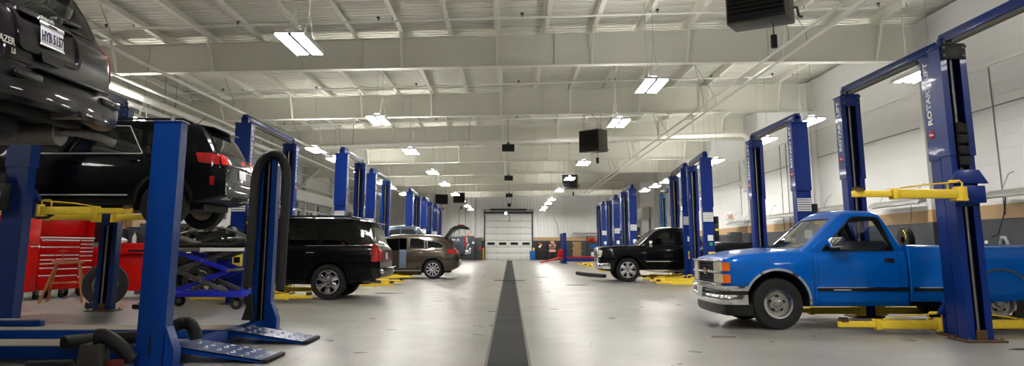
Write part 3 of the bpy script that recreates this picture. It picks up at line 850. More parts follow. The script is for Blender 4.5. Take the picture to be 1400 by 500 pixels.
WD = {}
def wheel_data(r, w, rr, style, tyre, rim):
    key = (r, w, rr, style, tyre, rim)
    if key in WD: return WD[key]
    m = MB([tyre])
    m.lathe([(rr, -w * .40), (rr + .012, -w * .47), (rr + (r - rr) * .45, -w * .51), (r * .955, -w * .47), (r * .99, -w * .38), (r, -w * .26), (r, w * .26), (r * .99, w * .38), (r * .955, w * .47), (rr + (r - rr) * .45, w * .51), (rr + .012, w * .47), (rr, w * .40)], axis='y', seg=44, close=True)
    for k in range(3):
        y = -w * .18 + k * w * .18
        m.lathe([(r * 0.9, y - .004), (r * 1.0035, y - .004), (r * 1.0035, y + .004), (r * .9, y + .004)], axis='y', seg=44, close=True)
    t = m.data('wheel', 30)
    m = MB([rim, 'well_dark', 'dull_steel', 'black_plastic'])
    if style == 'rally':
        m.lathe([(rr + .004, -w * .41), (rr + .004, -w * .47), (rr - .018, -w * .48), (rr - .03, -w * .36), (rr - .034, -w * .12), (rr * .62, -w * .10), (rr * .56, -w * .22), (rr * .40, -w * .26), (rr * .30, -w * .24), (rr * .28, -w * .36), (rr * .2, -w * .40), (0, -w * .40)], axis='y', seg=40)
        m.lathe([(rr + .012, -w * .455), (rr + .006, -w * .515), (rr - .022, -w * .52), (rr - .026, -w * .45)], axis='y', seg=40, m='chrome')
        for k in range(5):
            a = 2 * PI * k / 5 + .3; c, q = math.cos(a), math.sin(a)
            m.cyl((rr * .47 * c, -w * .16, rr * .47 * q), (rr * .47 * c, -w * .248, rr * .47 * q), 0.026, m='well_dark', seg=10)
            m.cyl((rr * .2 * c, -w * .3, rr * .2 * q), (rr * .2 * c, -w * .43, rr * .2 * q), 0.008, m='dull_steel', seg=6)
    else:
        n = {'six': 6, 'seven': 7, 'ten': 10, 'five': 5, 'twin': 6}[style]
        m.lathe([(rr + .004, -w * .41), (rr + .004, -w * .47), (rr - .016, -w * .475), (rr - .024, -w * .38), (rr - .03, w * .3), (0, w * .3)], axis='y', seg=40)
        m.lathe([(rr * .94, w * .02), (0, w * .02)], axis='y', seg=32, m='well_dark')
        m.lathe([(rr * .62, -w * .02), (rr * .62, -w * .05), (rr * .15, -w * .05), (0, -w * .05)], axis='y', seg=32, m='dull_steel')
        m.lathe([(rr * .27, -w * .1), (rr * .26, -w * .36), (rr * .2, -w * .405), (0, -w * .41)], axis='y', seg=24)
        m.lathe([(rr * .13, -w * .40), (rr * .13, -w * .43), (0, -w * .435)], axis='y', seg=16, m='dull_steel')
        for k in range(n):
            a = 2 * PI * k / n + PI / 2
            w0, w1 = {'six': (.062, .088), 'seven': (.05, .062), 'ten': (.024, .034), 'five': (.07, .1), 'twin': (.05, .07)}[style]
            poly = [(rr * .16, -w0 * .8), (rr * .5, -w0 * .72), (rr * .97, -w1 * .9), (rr * .97, w1 * .9), (rr * .5, w0 * .72), (rr * .16, w0 * .8)]
            if style in ('six', 'twin'):
                poly = [(rr * .16, -w0), (rr * .45, -w0 * .75), (rr * .97, -w1), (rr * .97, -w1 * .25), (rr * .6, 0), (rr * .97, w1 * .25), (rr * .97, w1), (rr * .45, w0 * .75), (rr * .16, w0)] if style == 'twin' else poly
            mx = Matrix.Rotation(-a, 4, 'Y')
            m.prism([(u, v) for u, v in poly], 'xz', -w * .42, -w * .25, rim, bev=0.006, mx=mx)
    ri = m.data('rim', 35)
    WD[key] = (t, ri)
    return WD[key]

def plate(parent, mx, s1, ink='plate_ink', w=0.305, h=0.155, top=None, frame=None):
    m = MB(['plate_white']); m.box((0, 0, 0), (w, h, 0.006), bev=0.002)
    o = put('license_plate', m.data('license_plate'), parent); o.matrix_local = mx
    t = MB([ink]); t.mesh(text_mesh(s1, h * 0.56, 0.0012, 0.003), ink, Matrix.Translation((0, -h * .08, 0.0045)) @ Matrix.Diagonal((0.80, 1.25, 1, 1)))
    put('plate_lettering', t.data('plate_lettering', 0), o)
    if top:
        t = MB(['plate_white']); 
        t.box((0, h / 2 + 0.012, 0.002), (w + .02, 0.03, 0.008)); t.box((0, -h / 2 - 0.006, 0.002), (w + .02, 0.014, 0.008))
        t.mi('black_plastic'); t.mesh(text_mesh(top, 0.03, 0.001, 0.001), 'black_plastic', Matrix.Translation((0, h / 2 + 0.012, 0.007)))
        put('plate_frame', t.data('plate_frame', 0), o)
    return o
SUV_SIDE = [(0, .90), (.04, .955), (.16, .975), (.42, 1.0), (.68, .992), (.86, .975), (.96, .955), (1.0, .925)]
# ---------------------------------------------------------------- bright blue pickup
def blue_pickup():
    L = 5.41; rx = (0.80, 4.06)
    S = dict(L=L, paint='paint_blue', body_end=2.70,
        plan=[(0, .80), (.03, .865), (.08, .905), (.25, .935), (.8, .962), (2.7, .965)],
        top=[(0.03, .985), (.09, 1.02), (.35, 1.07), (.9, 1.11), (1.36, 1.125), (2.70, 1.13)],
        bot=[(0.03, .52), (.3, .44), (1.4, .34), (2.7, .34)],
        crown=[(0.03, .02), (.4, .055), (1.2, .07), (1.5, .02), (2.7, .02)],
        side=[(0, .93), (.04, .955), (.22, .975), (.40, .985), (.55, 1.0), (.78, .99), (.90, .968), (.97, .94), (1.0, .91)],
        arches=[(rx[0], .385, .455)],
        cab=dict(roof=[(1.22, 1.13), (1.30, 1.19), (1.84, 1.655), (1.93, 1.70), (2.10, 1.715), (2.36, 1.71), (2.44, 1.685), (2.50, 1.60), (2.70, 1.18), (2.71, 1.10)],
            plan=[(1.2, .86), (1.45, .905), (2.0, .92), (2.4, .92), (2.7, .90)], tumble=.27, base=1.05, belt=1.13, crown=.045, sharp=True, hollow=True,
            holes=[(rounded([(1.50, 1.145), (1.985, 1.60), (2.06, 1.625), (2.36, 1.62), (2.40, 1.60), (2.545, 1.145)], .03), 'xz', -1.2, 1.2),
                   (rounded([(-.70, 1.17), (.70, 1.17), (.585, 1.615), (-.585, 1.615)], .05), 'yz', 1.1, 2.02),
                   (rounded([(-.62, 1.2), (.62, 1.2), (.53, 1.59), (-.53, 1.59)], .05), 'yz', 2.3, 2.9)]))
    c = Car('pickup_truck', 'bright blue pickup truck with chrome grille standing on the floor at right', 'truck', (3.12, 12.45, 0), S)
    r = c.root
    # cargo bed
    m = MB(['paint_blue', 'well_dark'])
    rings = []
    for x, kx in ((2.735, .985), (2.75, 1), (3.2, 1), (3.8, 1), (4.4, 1), (5.0, 1), (5.33, 1), (5.39, .985), (5.405, .965)):
        zb = .40 if x < 4.8 else .40 + (x - 4.8) * .16; zt = 1.215
        h = [(0, zb), (.90, zb), (.925, zb + .03), (.955, zb + .17), (.965, zb + .38), (.965, zt - .2), (.945, zt - .05), (.93, zt - .012), (.90, zt), (0, zt)]
        h = [(a * kx, z) for a, z in h]
        rings.append([(x, -a, z) for a, z in h] + [(x, a, z) for a, z in h[1:-1]][::-1])
    m.loft(rings, 'paint_blue')
    bm_ = bmesh.new(); tmp = m.data('cargo_bed'); bm_.from_mesh(tmp); bvh2 = BVHTree.FromBMesh(bm_); bm_.free()
    bed = put('cargo_bed', tmp, r)
    cut = []
    q = MB(['well_dark', 'paint_blue']); q.box((4.07, 0, 1.15), (2.5, 1.66, 1.02), 'paint_blue'); cut.append(q.build('cutter'))
    for sy in (-1, 1):
        q = MB(['well_dark']); arch_cutter(q, rx[1], sy, .385, .455); cut.append(q.build('cutter'))
    boolean(bed, cut); bed.data.set_sharp_from_angle(angle=R(35))
    for p in bed.data.polygons: p.use_smooth = True
    body_bvh = c.bvh
    # wheels
    c.wheels(rx, .37, .24, .205, .80, 'rally', rim='rally_rim')
    # chrome arch lips
    for i, x in enumerate(rx):
        c.bvh = body_bvh if i == 0 else bvh2
        for d in c.SIDES:
            m = MB(['chrome']); c.strip(m, arc_pts(x, .385, .478, 196, -14, 40), d, 'chrome', .04, .010); m.build('wheel_arch_trim', r if i == 0 else bed)
    # side mouldings
    for d in c.SIDES:
        c.bvh = body_bvh
        m = MB(['black_plastic', 'chrome']); c.strip(m, [(1.37, .575), (2.70, .575)], d, 'black_plastic', .055, .014); c.strip(m, [(1.37, .605), (2.70, .605)], d, 'chrome', .014, .016)
        c.strip(m, [(1.60, .57), (1.86, .57)], d, 'chrome', .022, .017); m.build('side_moulding', r)
        c.bvh = bvh2
        m = MB(['black_plastic', 'chrome']); c.strip(m, [(2.77, .575), (3.56, .575)], d, 'black_plastic', .055, .014); c.strip(m, [(2.77, .605), (3.56, .605)], d, 'chrome', .014, .016); m.build('side_moulding', bed)
        c.strip(m2 := MB(['chrome']), [(2.76, 1.19), (5.38, 1.19)], d, 'chrome', .012, .003); m2.build('rail_trim', bed)
    c.bvh = body_bvh
    # doors with recessed black handles
    for d in c.SIDES:
        o = c.door([(1.40, .40), (2.58, .40), (2.60, 1.0), (2.57, 1.10), (1.40, 1.10)], d)
        m = MB(['black_plastic']); c.patch(m, rounded([(2.38, .96), (2.53, .96), (2.53, 1.025), (2.38, 1.025)], .01), d, 'black_plastic', .008); m.build('door_handle', o)
        m = MB(['well_dark']); c.strip(m, [(1.335, .40), (1.335, 1.09)], d, 'well_dark', .010, .002); m.build('fender_seam', r)
    # grille: dark egg-crate in a chrome surround
    m = MB(['black_plastic', 'dull_steel', 'chrome'])
    m.box((.035, 0, .81), (.05, .98, .34), 'black_plastic')
    for z in (.68, .725, .77, .86, .905, .95): m.box((.008, 0, z), (.012, .96, .012), 'black_plastic')
    for k in range(13): m.box((.007, -.45 + k * .075, .81), (.012, .012, .30), 'black_plastic')
    m.build('grille', r)
    m = MB(['chrome']); fr = .0
    for z in (.985, .815, .640): m.box((fr + (.006 if z == .815 else 0), 0, z), (.045, 1.60, .026 if z != .815 else .034), bev=.006)
    m.build('grille_surround', r)
    m = MB(['gold_badge', 'chrome'])
    def bow(k): return [(-.10 * k, -.018 * k), (-.115 * k, .018 * k), (-.045 * k, .018 * k), (-.035 * k, .042 * k), (.05 * k, .042 * k), (.045 * k, .018 * k), (.115 * k, .018 * k), (.10 * k, -.018 * k), (.03 * k, -.018 * k), (.02 * k, -.042 * k), (-.06 * k, -.042 * k), (-.05 * k, -.018 * k)]
    m.prism([(a, b + .815) for a, b in bow(1.0)], 'yz', -.032, -.018, 'gold_badge'); m.prism([(a, b + .815) for a, b in bow(1.12)], 'yz', -.026, -.016, 'chrome'); m.build('emblem', r)
    for s in (-1, 1):
        for z in (.90, .728):
            m = MB(['lamp_clear', 'chrome']); m.loft([[(a, s * y, z - .064), (a + .06, s * y, z - .064), (a + .06, s * y, z + .064), (a, s * y, z + .064)] for y, a in ((.495, -.016), (.60, -.015), (.75, -.008), (.835, .004), (.862, .014))], 'lamp_clear'); m.build('headlight', r)
            m = MB(['lamp_amber']); m.loft([[(.016, s * .864, z - .064), (.08, s * .83, z - .064), (.08, s * .83, z + .064), (.016, s * .864, z + .064)], [(.034, s * .893, z - .064), (.1, s * .85, z - .064), (.1, s * .85, z + .064), (.03, s * .885, z + .064)], [(.075, s * .915, z - .062), (.12, s * .88, z - .062), (.12, s * .88, z + .062), (.075, s * .915, z + .062)], [(.115, s * .928, z - .06), (.13, s * .89, z - .06), (.13, s * .89, z + .06), (.115, s * .928, z + .06)]]); m.build('turn_signal', r)
    # bumper
    def bump(pts, z0, z1, nm, mt, t=.03, lips=True):
        m = MB([mt]); rings = []
        for x, y in pts:
            h = (z1 - z0); rings.append([(x, y, z0), (x - .018, y, z0 + .02), (x - .028, y, z0 + h * .5), (x - .018, y, z1 - .02), (x, y, z1), (x + t, y, z1), (x + t, y, z0)])
        m.loft(rings); return m.build(nm, r)
    BX = [(.32, -.965), (.16, -.96), (.06, -.935), (-.005, -.88), (-.035, -.72), (-.06, -.4), (-.07, 0), (-.06, .4), (-.035, .72), (-.005, .88), (.06, .935), (.16, .96), (.32, .965)]
    bump(BX, .36, .50, 'front_bumper', 'chrome'); bump([(x + .006, y * .995) for x, y in BX], .50, .555, 'bumper_pad', 'black_plastic'); bump(BX, .555, .625, 'bumper_top', 'chrome')
    bump([(x + .07, y * .955) for x, y in BX], .20, .37, 'air_dam', 'black_plastic')
    plate(r, text_mx((-.115, .02, .50), (0, -1, 0), (0, 0, 1)), '', 'plate_ink')
    # rear bumper, tail lights, tailgate seam
    m = MB(['chrome', 'black_plastic']); m.box((5.47, 0, .56), (.16, 1.86, .2), bev=.03); m.box((5.48, 0, .665), (.13, 1.2, .012), 'black_plastic'); m.build('rear_bumper', r)
    for s in (-1, 1):
        m = MB(['lamp_red']); m.box((5.395, s * .875, .95), (.04, .12, .42), bev=.012); m.build('tail_light', r)
    m = MB(['paint_blue']); m.box((5.405, 0, .93), (.02, 1.55, .50), bev=.008); m.build('tailgate', bed)
    # mirrors
    for sy in (-1, 1):
        m = MB(['chrome', 'black_plastic', 'glass_dark'])
        m.prism(rounded([(1.55, 1.17), (1.76, 1.185), (1.775, 1.30), (1.74, 1.335), (1.57, 1.325), (1.535, 1.28)], .03), 'xz', sy * .985, sy * 1.12, 'chrome', bev=.02)
        m.bar((1.62, sy * .90, 1.16), (1.63, sy * 1.0, 1.19), .10, .035, 'black_plastic'); m.build('side_mirror', r)
    # glass: windscreen, back window
    m = MB(['glass_clear']); c.patch(m, rounded([(-.72, 1.165), (.72, 1.165), (.60, 1.625), (-.60, 1.625)], .05), '-x', 'glass_clear', -.012, .1, 0.0); m.build('windshield', r)
    m = MB(['glass_clear']); c.patch(m, rounded([(-.63, 1.195), (.63, 1.195), (.54, 1.595), (-.54, 1.595)], .05), '+x', 'glass_clear', -.012, .1, 0.0); m.build('rear_window', r)
    for d in c.SIDES:
        m = MB(['black_plastic']); c.strip(m, rounded([(1.49, 1.135), (1.985, 1.605), (2.06, 1.632), (2.36, 1.628), (2.405, 1.605), (2.555, 1.135)], .03), d, 'black_plastic', .026, .005, closed=True); m.build('window_seal', r)
        sg = -1 if d == '-y' else 1
        m = MB(['chrome', 'black_plastic']); m.bar((1.735, sg * .87, 1.15), (1.93, sg * .775, 1.57), .016, .012, 'black_plastic'); m.build('vent_bar', r)
    # interior
    m = MB(['seat_dark']); m.box((2.22, 0, 1.0), (.5, 1.5, .25), bev=.06); m.prism(rounded([(2.36, 1.0), (2.50, 1.0), (2.54, 1.26), (2.46, 1.28)], .03), 'xz', -.74, .74, bev=.02)
    m.build('bench_seat', r)
    m = MB(['interior_dark']); m.prism([(1.34, 1.08), (1.34, 1.17), (1.62, 1.20), (1.70, 1.08)], 'xz', -.78, .78, bev=.02); m.build('dashboard', r)
    m = MB(['interior_dark']); ctr = Vector((1.86, -.38, 1.22)); ax = Vector((.85, 0, .5)).normalized(); u = Vector((0, 1, 0)); v = ax.cross(u)
    m.tube([ctr + (u * math.cos(2 * PI * k / 24) + v * math.sin(2 * PI * k / 24)) * .18 for k in range(24)], .014, closed=True, seg=8); m.bar(ctr - u * .17, ctr + u * .17, .02, .05); m.cyl(ctr, ctr - ax * .25, .03); m.build('steering_wheel', r)
    m = MB(['paper_white']); m.box((1.50, .05, 1.215), (.18, .24, .012), rot=('Y', -.2)); m.build('paper_sheet', r)
    m = MB(['underbody']); m.box((2.7, 0, .36), (4.9, .9, .12), bev=.02); m.cyl((rx[0], -.72, .37), (rx[0], .72, .37), .04); m.cyl((rx[1], -.72, .37), (rx[1], .72, .37), .06); m.sphere((rx[1], 0, .37), .15); m.build('chassis', r)
    m = MB(['black_rubber']); m.tube([(1.42, -.60, 1.19), (1.36, -.62, 1.20), (1.34, -.1, 1.235)], .008, seg=6); m.build('wiper', r)
    return c
blue_pickup()
# ---------------------------------------------------------------- sport utility vehicles and other pickups
def suv_lamps(c, side_poly, rear_poly, m='lamp_red', name='tail_light'):
    for s, d in ((-1, '-y'), (1, '+y')):
        mb = MB([m]); c.patch(mb, side_poly, d, m, .008, .05); c.patch(mb, rounded([(s * a, b) for a, b in rear_poly], .02), '+x', m, .010, .05); mb.build(name, c.root)

def black_suv():                                                     # large square SUV on the floor at left
    L = 5.13; ax = (1.0, 3.95)
    S = dict(L=L, paint='paint_black',
        plan=[(0, .70), (.05, .86), (.2, .95), (.6, .99), (2, 1.0), (4.4, .995), (4.95, .975), (5.06, .95), (5.13, .90)],
        top=[(0, .95), (.06, 1.02), (.5, 1.12), (1.25, 1.18), (1.6, 1.20), (4.9, 1.22), (5.05, 1.20), (5.13, 1.10)],
        bot=[(0, .42), (.4, .32), (1.5, .34), (4.0, .36), (4.8, .42), (5.13, .50)], side=SUV_SIDE,
        arches=[(ax[0], .41, .455), (ax[1], .41, .455)],
        cab=dict(roof=[(1.30, 1.16), (1.36, 1.22), (1.95, 1.74), (2.15, 1.82), (2.6, 1.86), (4.2, 1.85), (4.72, 1.80), (4.84, 1.74), (5.0, 1.32), (5.04, 1.14)],
            plan=[(1.3, .88), (1.7, .935), (4.4, .94), (5.04, .90)], tumble=.26, base=1.10, belt=1.20, crown=.04))
    c = Car('black_suv', 'large black SUV with chrome six-spoke wheels on floor, tail towards the aisle', 'SUV', (-8.12, 18.98, 0), S); r = c.root
    c.wheels(ax, .40, .265, .265, .845, 'six', rim='chrome')
    W = [('window_pane', [(1.80, 1.235), (2.16, 1.66), (2.70, 1.70), (2.70, 1.235)]), ('window_pane', [(2.78, 1.235), (2.78, 1.70), (3.52, 1.70), (3.66, 1.45), (3.62, 1.235)]), ('window_pane', [(3.80, 1.235), (3.76, 1.70), (4.52, 1.67), (4.70, 1.52), (4.78, 1.235)])]
    for d in c.SIDES:
        for n, p in W: c.pane(n, rounded(p, .05), d, 'glass_dark')
        c.door([(1.50, .42), (2.73, .42), (2.73, 1.19), (1.55, 1.19)], d, (2.58, 1.06, .2, .014), 'chrome')
        c.door([(2.76, .42), (3.40, .42), (3.55, .75), (3.66, .95), (3.68, 1.19), (2.76, 1.19)], d, (3.52, 1.06, .2, .014), 'chrome')
        m = MB(['chrome']); c.strip(m, [(1.75, 1.215), (4.80, 1.225)], d, 'chrome', .012, .006); m.build('belt_trim', r)
        for i, x in enumerate(ax):
            m = MB(['paint_black']); c.strip(m, arc_pts(x, .41, .49, 190, -10, 36), d, 'paint_black', .07, .018); m.build('wheel_arch_flare', r)
        m = MB(['black_plastic']); c.strip(m, [(1.5, .40), (3.46, .40)], d, 'black_plastic', .06, .02); m.build('running_board', r)
        sg = -1 if d == '-y' else 1
        m = MB(['black_plastic', 'steel']); m.tube([(2.1, sg * .70, 1.84), (2.2, sg * .70, 1.90), (4.3, sg * .70, 1.905), (4.6, sg * .70, 1.84)], .02, 'black_plastic', seg=8)
        for x in (2.7, 3.5): m.bar((x, sg * .70, 1.84), (x, sg * .70, 1.90), .08, .03, 'steel')
        m.build('roof_rail', r)
    for s in (-1, 1): c.mirror(1.72, .93, 1.22, 'paint_black', s)
    c.pane('windshield', rounded([(-.78, 1.22), (.78, 1.22), (.62, 1.74), (-.62, 1.74)], .06), '-x', 'glass_dark')
    c.pane('rear_window', rounded([(-.74, 1.27), (.74, 1.27), (.62, 1.70), (-.62, 1.70)], .05), '+x', 'glass_dark')
    suv_lamps(c, rounded([(4.93, .86), (5.09, .86), (5.06, 1.24), (4.95, 1.26)], .02), [(.80, .86), (.93, .86), (.90, 1.26), (.79, 1.26)])
    m = MB(['chrome']); c.patch(m, rounded([(-.78, 1.20), (.78, 1.20), (.78, 1.245), (-.78, 1.245)], .01), '+x', 'chrome', .012); m.build('liftgate_trim', r)
    m = MB(['chrome', 'black_plastic', 'plate_white'])
    m.loft([[(5.02 + a, y, .50), (5.10 + a, y, .50), (5.14 + a, y, .56), (5.14 + a, y, .66), (5.08 + a, y, .70), (5.0 + a, y, .70)] for y, a in ((-.97, -.06), (-.9, .03), (-.4, .09), (.4, .09), (.9, .03), (.97, -.06))], 'black_plastic')
    m.box((5.20, 0, .715), (.12, 1.3, .02), 'chrome'); m.build('rear_bumper', r)
    m = MB(['chrome']); 
    for s in (-1, 1): m.box((5.17, s * .8, .63), (.06, .26, .1), bev=.02)
    m.build('bumper_corner', r)
    plate(r, text_mx((5.135, 0, .98), (0, 1, 0), (-.05, 0, 1)), '')
    m = MB(['paint_black']); m.prism([(4.70, 1.80), (4.98, 1.755), (4.99, 1.735), (4.72, 1.76)], 'xz', -.72, .72, bev=.008); m.build('roof_spoiler', r)
    m = MB(['lamp_red']); m.box((4.985, 0, 1.742), (.02, .4, .02)); m.build('brake_light', r)
    m = MB(['black_plastic', 'lamp_clear', 'chrome']); m.box((.0, 0, .78), (.06, 1.1, .3), 'black_plastic', bev=.02)
    for s in (-1, 1): m.box((.05, s * .72, .86), (.1, .3, .2), 'lamp_clear', bev=.03)
    m.build('grille', r)
    m = MB(['underbody']); m.box((2.5, 0, .40), (4.6, 1.0, .14)); m.cyl((ax[0], -.8, .4), (ax[0], .8, .4), .05); m.cyl((ax[1], -.8, .4), (ax[1], .8, .4), .06); m.build('chassis', r)
    m = MB(['steel']); m.cyl((4.7, -.62, .40), (5.12, -.66, .39), .035, m='steel'); m.build('exhaust_pipe', r)

def graphite_suv():                                                  # raised on the lift
    Z = 1.56; L = 4.70; ax = (.84, 3.78)
    S = dict(L=L, paint='paint_graphite',
        plan=[(0, .66), (.06, .80), (.25, .89), (.7, .92), (2, .925), (4.0, .92), (4.45, .895), (4.6, .85), (4.70, .74)],
        top=[(0, .86), (.08, .95), (.5, 1.03), (1.1, 1.07), (1.5, 1.08), (4.3, 1.13), (4.55, 1.12), (4.66, 1.0), (4.70, .90)],
        bot=[(0, .36), (.4, .25), (1.4, .27), (3.6, .28), (4.4, .34), (4.7, .44)], side=SUV_SIDE,
        arches=[(ax[0], .34, .42), (ax[1], .34, .42)],
        cab=dict(roof=[(1.05, 1.05), (1.12, 1.11), (1.75, 1.55), (2.0, 1.64), (2.5, 1.685), (3.5, 1.67), (4.05, 1.62), (4.20, 1.585), (4.50, 1.18), (4.56, 1.02)],
            plan=[(1.05, .80), (1.5, .865), (3.6, .87), (4.3, .83), (4.56, .76)], tumble=.32, base=1.0, belt=1.10, crown=.045))
    c = Car('graphite_suv', 'dark grey SUV raised high on yellow lift arms, red tail lights facing the aisle', 'SUV', (-9.28, 13.13, Z), S); r = c.root
    c.wheels(ax[:1], .365, .24, .235, .785, 'twin', droop=-.12); c.wheels(ax[1:], .365, .24, .235, .785, 'twin', droop=.07)
    W = [[(1.60, 1.125), (2.0, 1.53), (2.46, 1.565), (2.46, 1.12)], [(2.54, 1.12), (2.54, 1.567), (3.10, 1.555), (3.30, 1.50), (3.36, 1.12)], [(3.44, 1.12), (3.40, 1.48), (3.50, 1.52), (4.02, 1.46), (4.24, 1.20), (4.18, 1.13)]]
    for d in c.SIDES:
        for i, p in enumerate(W): c.pane('window_pane', rounded(p, .045), d, 'glass_grey' if i < 2 else 'glass_dark', trim=None)
        m = MB(['pull_silver']); c.strip(m, [(1.55, 1.108), (3.38, 1.105)], d, 'pull_silver', .02, .009); c.strip(m, [(1.55, 1.108), (1.98, 1.545), (2.5, 1.585), (3.08, 1.572), (3.38, 1.105)], d, 'pull_silver', .018, .008); m.build('window_trim', r)
        c.door([(1.36, .38), (2.50, .38), (2.50, 1.09), (1.40, 1.09)], d, (2.34, .97, .17, .013), 'paint_graphite')
        c.door([(2.53, .38), (3.22, .38), (3.40, .70), (3.46, .9), (3.44, 1.09), (2.53, 1.09)], d, (3.28, .98, .17, .013), 'paint_graphite')
        m = MB(['pull_silver', 'black_plastic']); c.strip(m, [(1.40, .44), (3.22, .44)], d, 'pull_silver', .022, .012); c.strip(m, [(1.36, .33), (3.3, .33)], d, 'black_plastic', .08, .012); m.build('side_moulding', r)
        for x in ax:
            m = MB(['black_plastic']); c.strip(m, arc_pts(x, .34, .445, 190, -10, 36), d, 'black_plastic', .06, .014); m.build('wheel_arch_flare', r)
        sg = -1 if d == '-y' else 1
        m = MB(['black_plastic']); m.tube([(2.0, sg * .64, 1.64), (2.1, sg * .64, 1.71), (3.9, sg * .63, 1.70), (4.05, sg * .62, 1.63)], .018, seg=8); m.build('roof_rail', r)
    for s in (-1, 1): c.mirror(1.62, .87, 1.14, 'paint_graphite', s)
    c.pane('windshield', rounded([(-.70, 1.12), (.70, 1.12), (.56, 1.58), (-.56, 1.58)], .06), '-x', 'glass_dark')
    c.pane('rear_window', rounded([(-.66, 1.16), (.66, 1.16), (.54, 1.53), (-.54, 1.53)], .05), '+x', 'glass_dark')
    suv_lamps(c, rounded([(4.30, .96), (4.62, .93), (4.60, 1.07), (4.50, 1.115), (4.24, 1.12)], .02), [(.50, .95), (.80, .93), (.80, 1.11), (.54, 1.09)])
    m = MB(['lamp_clear'])
    for s in (-1, 1): c.patch(m, rounded([(s * .50, .95), (s * .60, .95), (s * .62, 1.03), (s * .52, 1.03)], .01), '+x', 'lamp_clear', .016, .05)
    m.build('reverse_light', r)
    for s, d in ((-1, '-y'), (1, '+y')):
        m = MB(['lamp_red']); c.patch(m, rounded([(4.50, .60), (4.56, .60), (4.56, .74), (4.50, .74)], .01), d, 'lamp_red', .012, .04); m.build('side_reflector', r)
    m = MB(['chrome']); c.strip(m, [(-.45, .93), (0, .95), (.45, .93)], '+x', 'chrome', .02, .014); m.build('liftgate_trim', r)
    m = MB(['red_print']); m.mesh(text_mesh('GMC', .085, .002, .003), 'red_print', text_mx((4.705, 0, 1.02), (0, 1, 0), (-.2, 0, 1))); m.build('emblem', r)
    plate(r, text_mx((4.712, 0, .82), (0, 1, 0), (-.08, 0, 1)), '')
    m = MB(['black_plastic']); c.strip(m, [(-.62, .66), (0, .68), (.62, .66)], '+x', 'black_plastic', .015, .006); c.strip(m, [(-.72, .62), (-.66, 1.1)], '+x', 'well_dark', .01, .002); c.strip(m, [(.72, .62), (.66, 1.1)], '+x', 'well_dark', .01, .002); m.build('bumper_seam', r)
    for s in (-1, 1):
        m = MB(['chrome', 'well_dark']); m.box((4.60, s * .50, .42), (.2, .22, .09), 'chrome', bev=.025); m.box((4.70, s * .50, .42), (.012, .17, .05), 'well_dark', bev=.004); m.build('exhaust_tip', r)
    m = MB(['paint_graphite']); m.prism([(4.02, 1.64), (4.40, 1.575), (4.41, 1.55), (4.05, 1.60)], 'xz', -.58, .58, bev=.008); m.build('roof_spoiler', r)
    m = MB(['black_plastic']); m.tube([(3.85, .0, 1.69), (4.0, 0, 1.83)], .006, seg=5); m.box((3.84, 0, 1.69), (.08, .04, .03), bev=.01); m.build('antenna', r)
    m = MB(['underbody']); m.box((2.3, 0, .27), (4.0, 1.1, .1)); m.cyl((ax[0], -.72, .30), (ax[0], .72, .30), .045); m.cyl((ax[1], -.72, .30), (ax[1], .72, .30), .05); m.box((3.8, 0, .28), (.4, .8, .16), bev=.03); m.build('underbody', r)
    m = MB(['dull_steel']); m.tube([(2.2, .2, .22), (3.3, .3, .24), (4.0, .35, .30)], .035, 'dull_steel'); m.cyl((4.1, -.5, .34), (4.1, .5, .34), .10, m='dull_steel'); m.build('muffler', r)
    m = MB(['lamp_clear', 'black_plastic']); m.box((.02, 0, .62), (.05, 1.0, .3), 'black_plastic', bev=.02)
    for s in (-1, 1): m.box((.07, s * .66, .78), (.1, .28, .15), 'lamp_clear', bev=.03)
    m.build('grille', r)

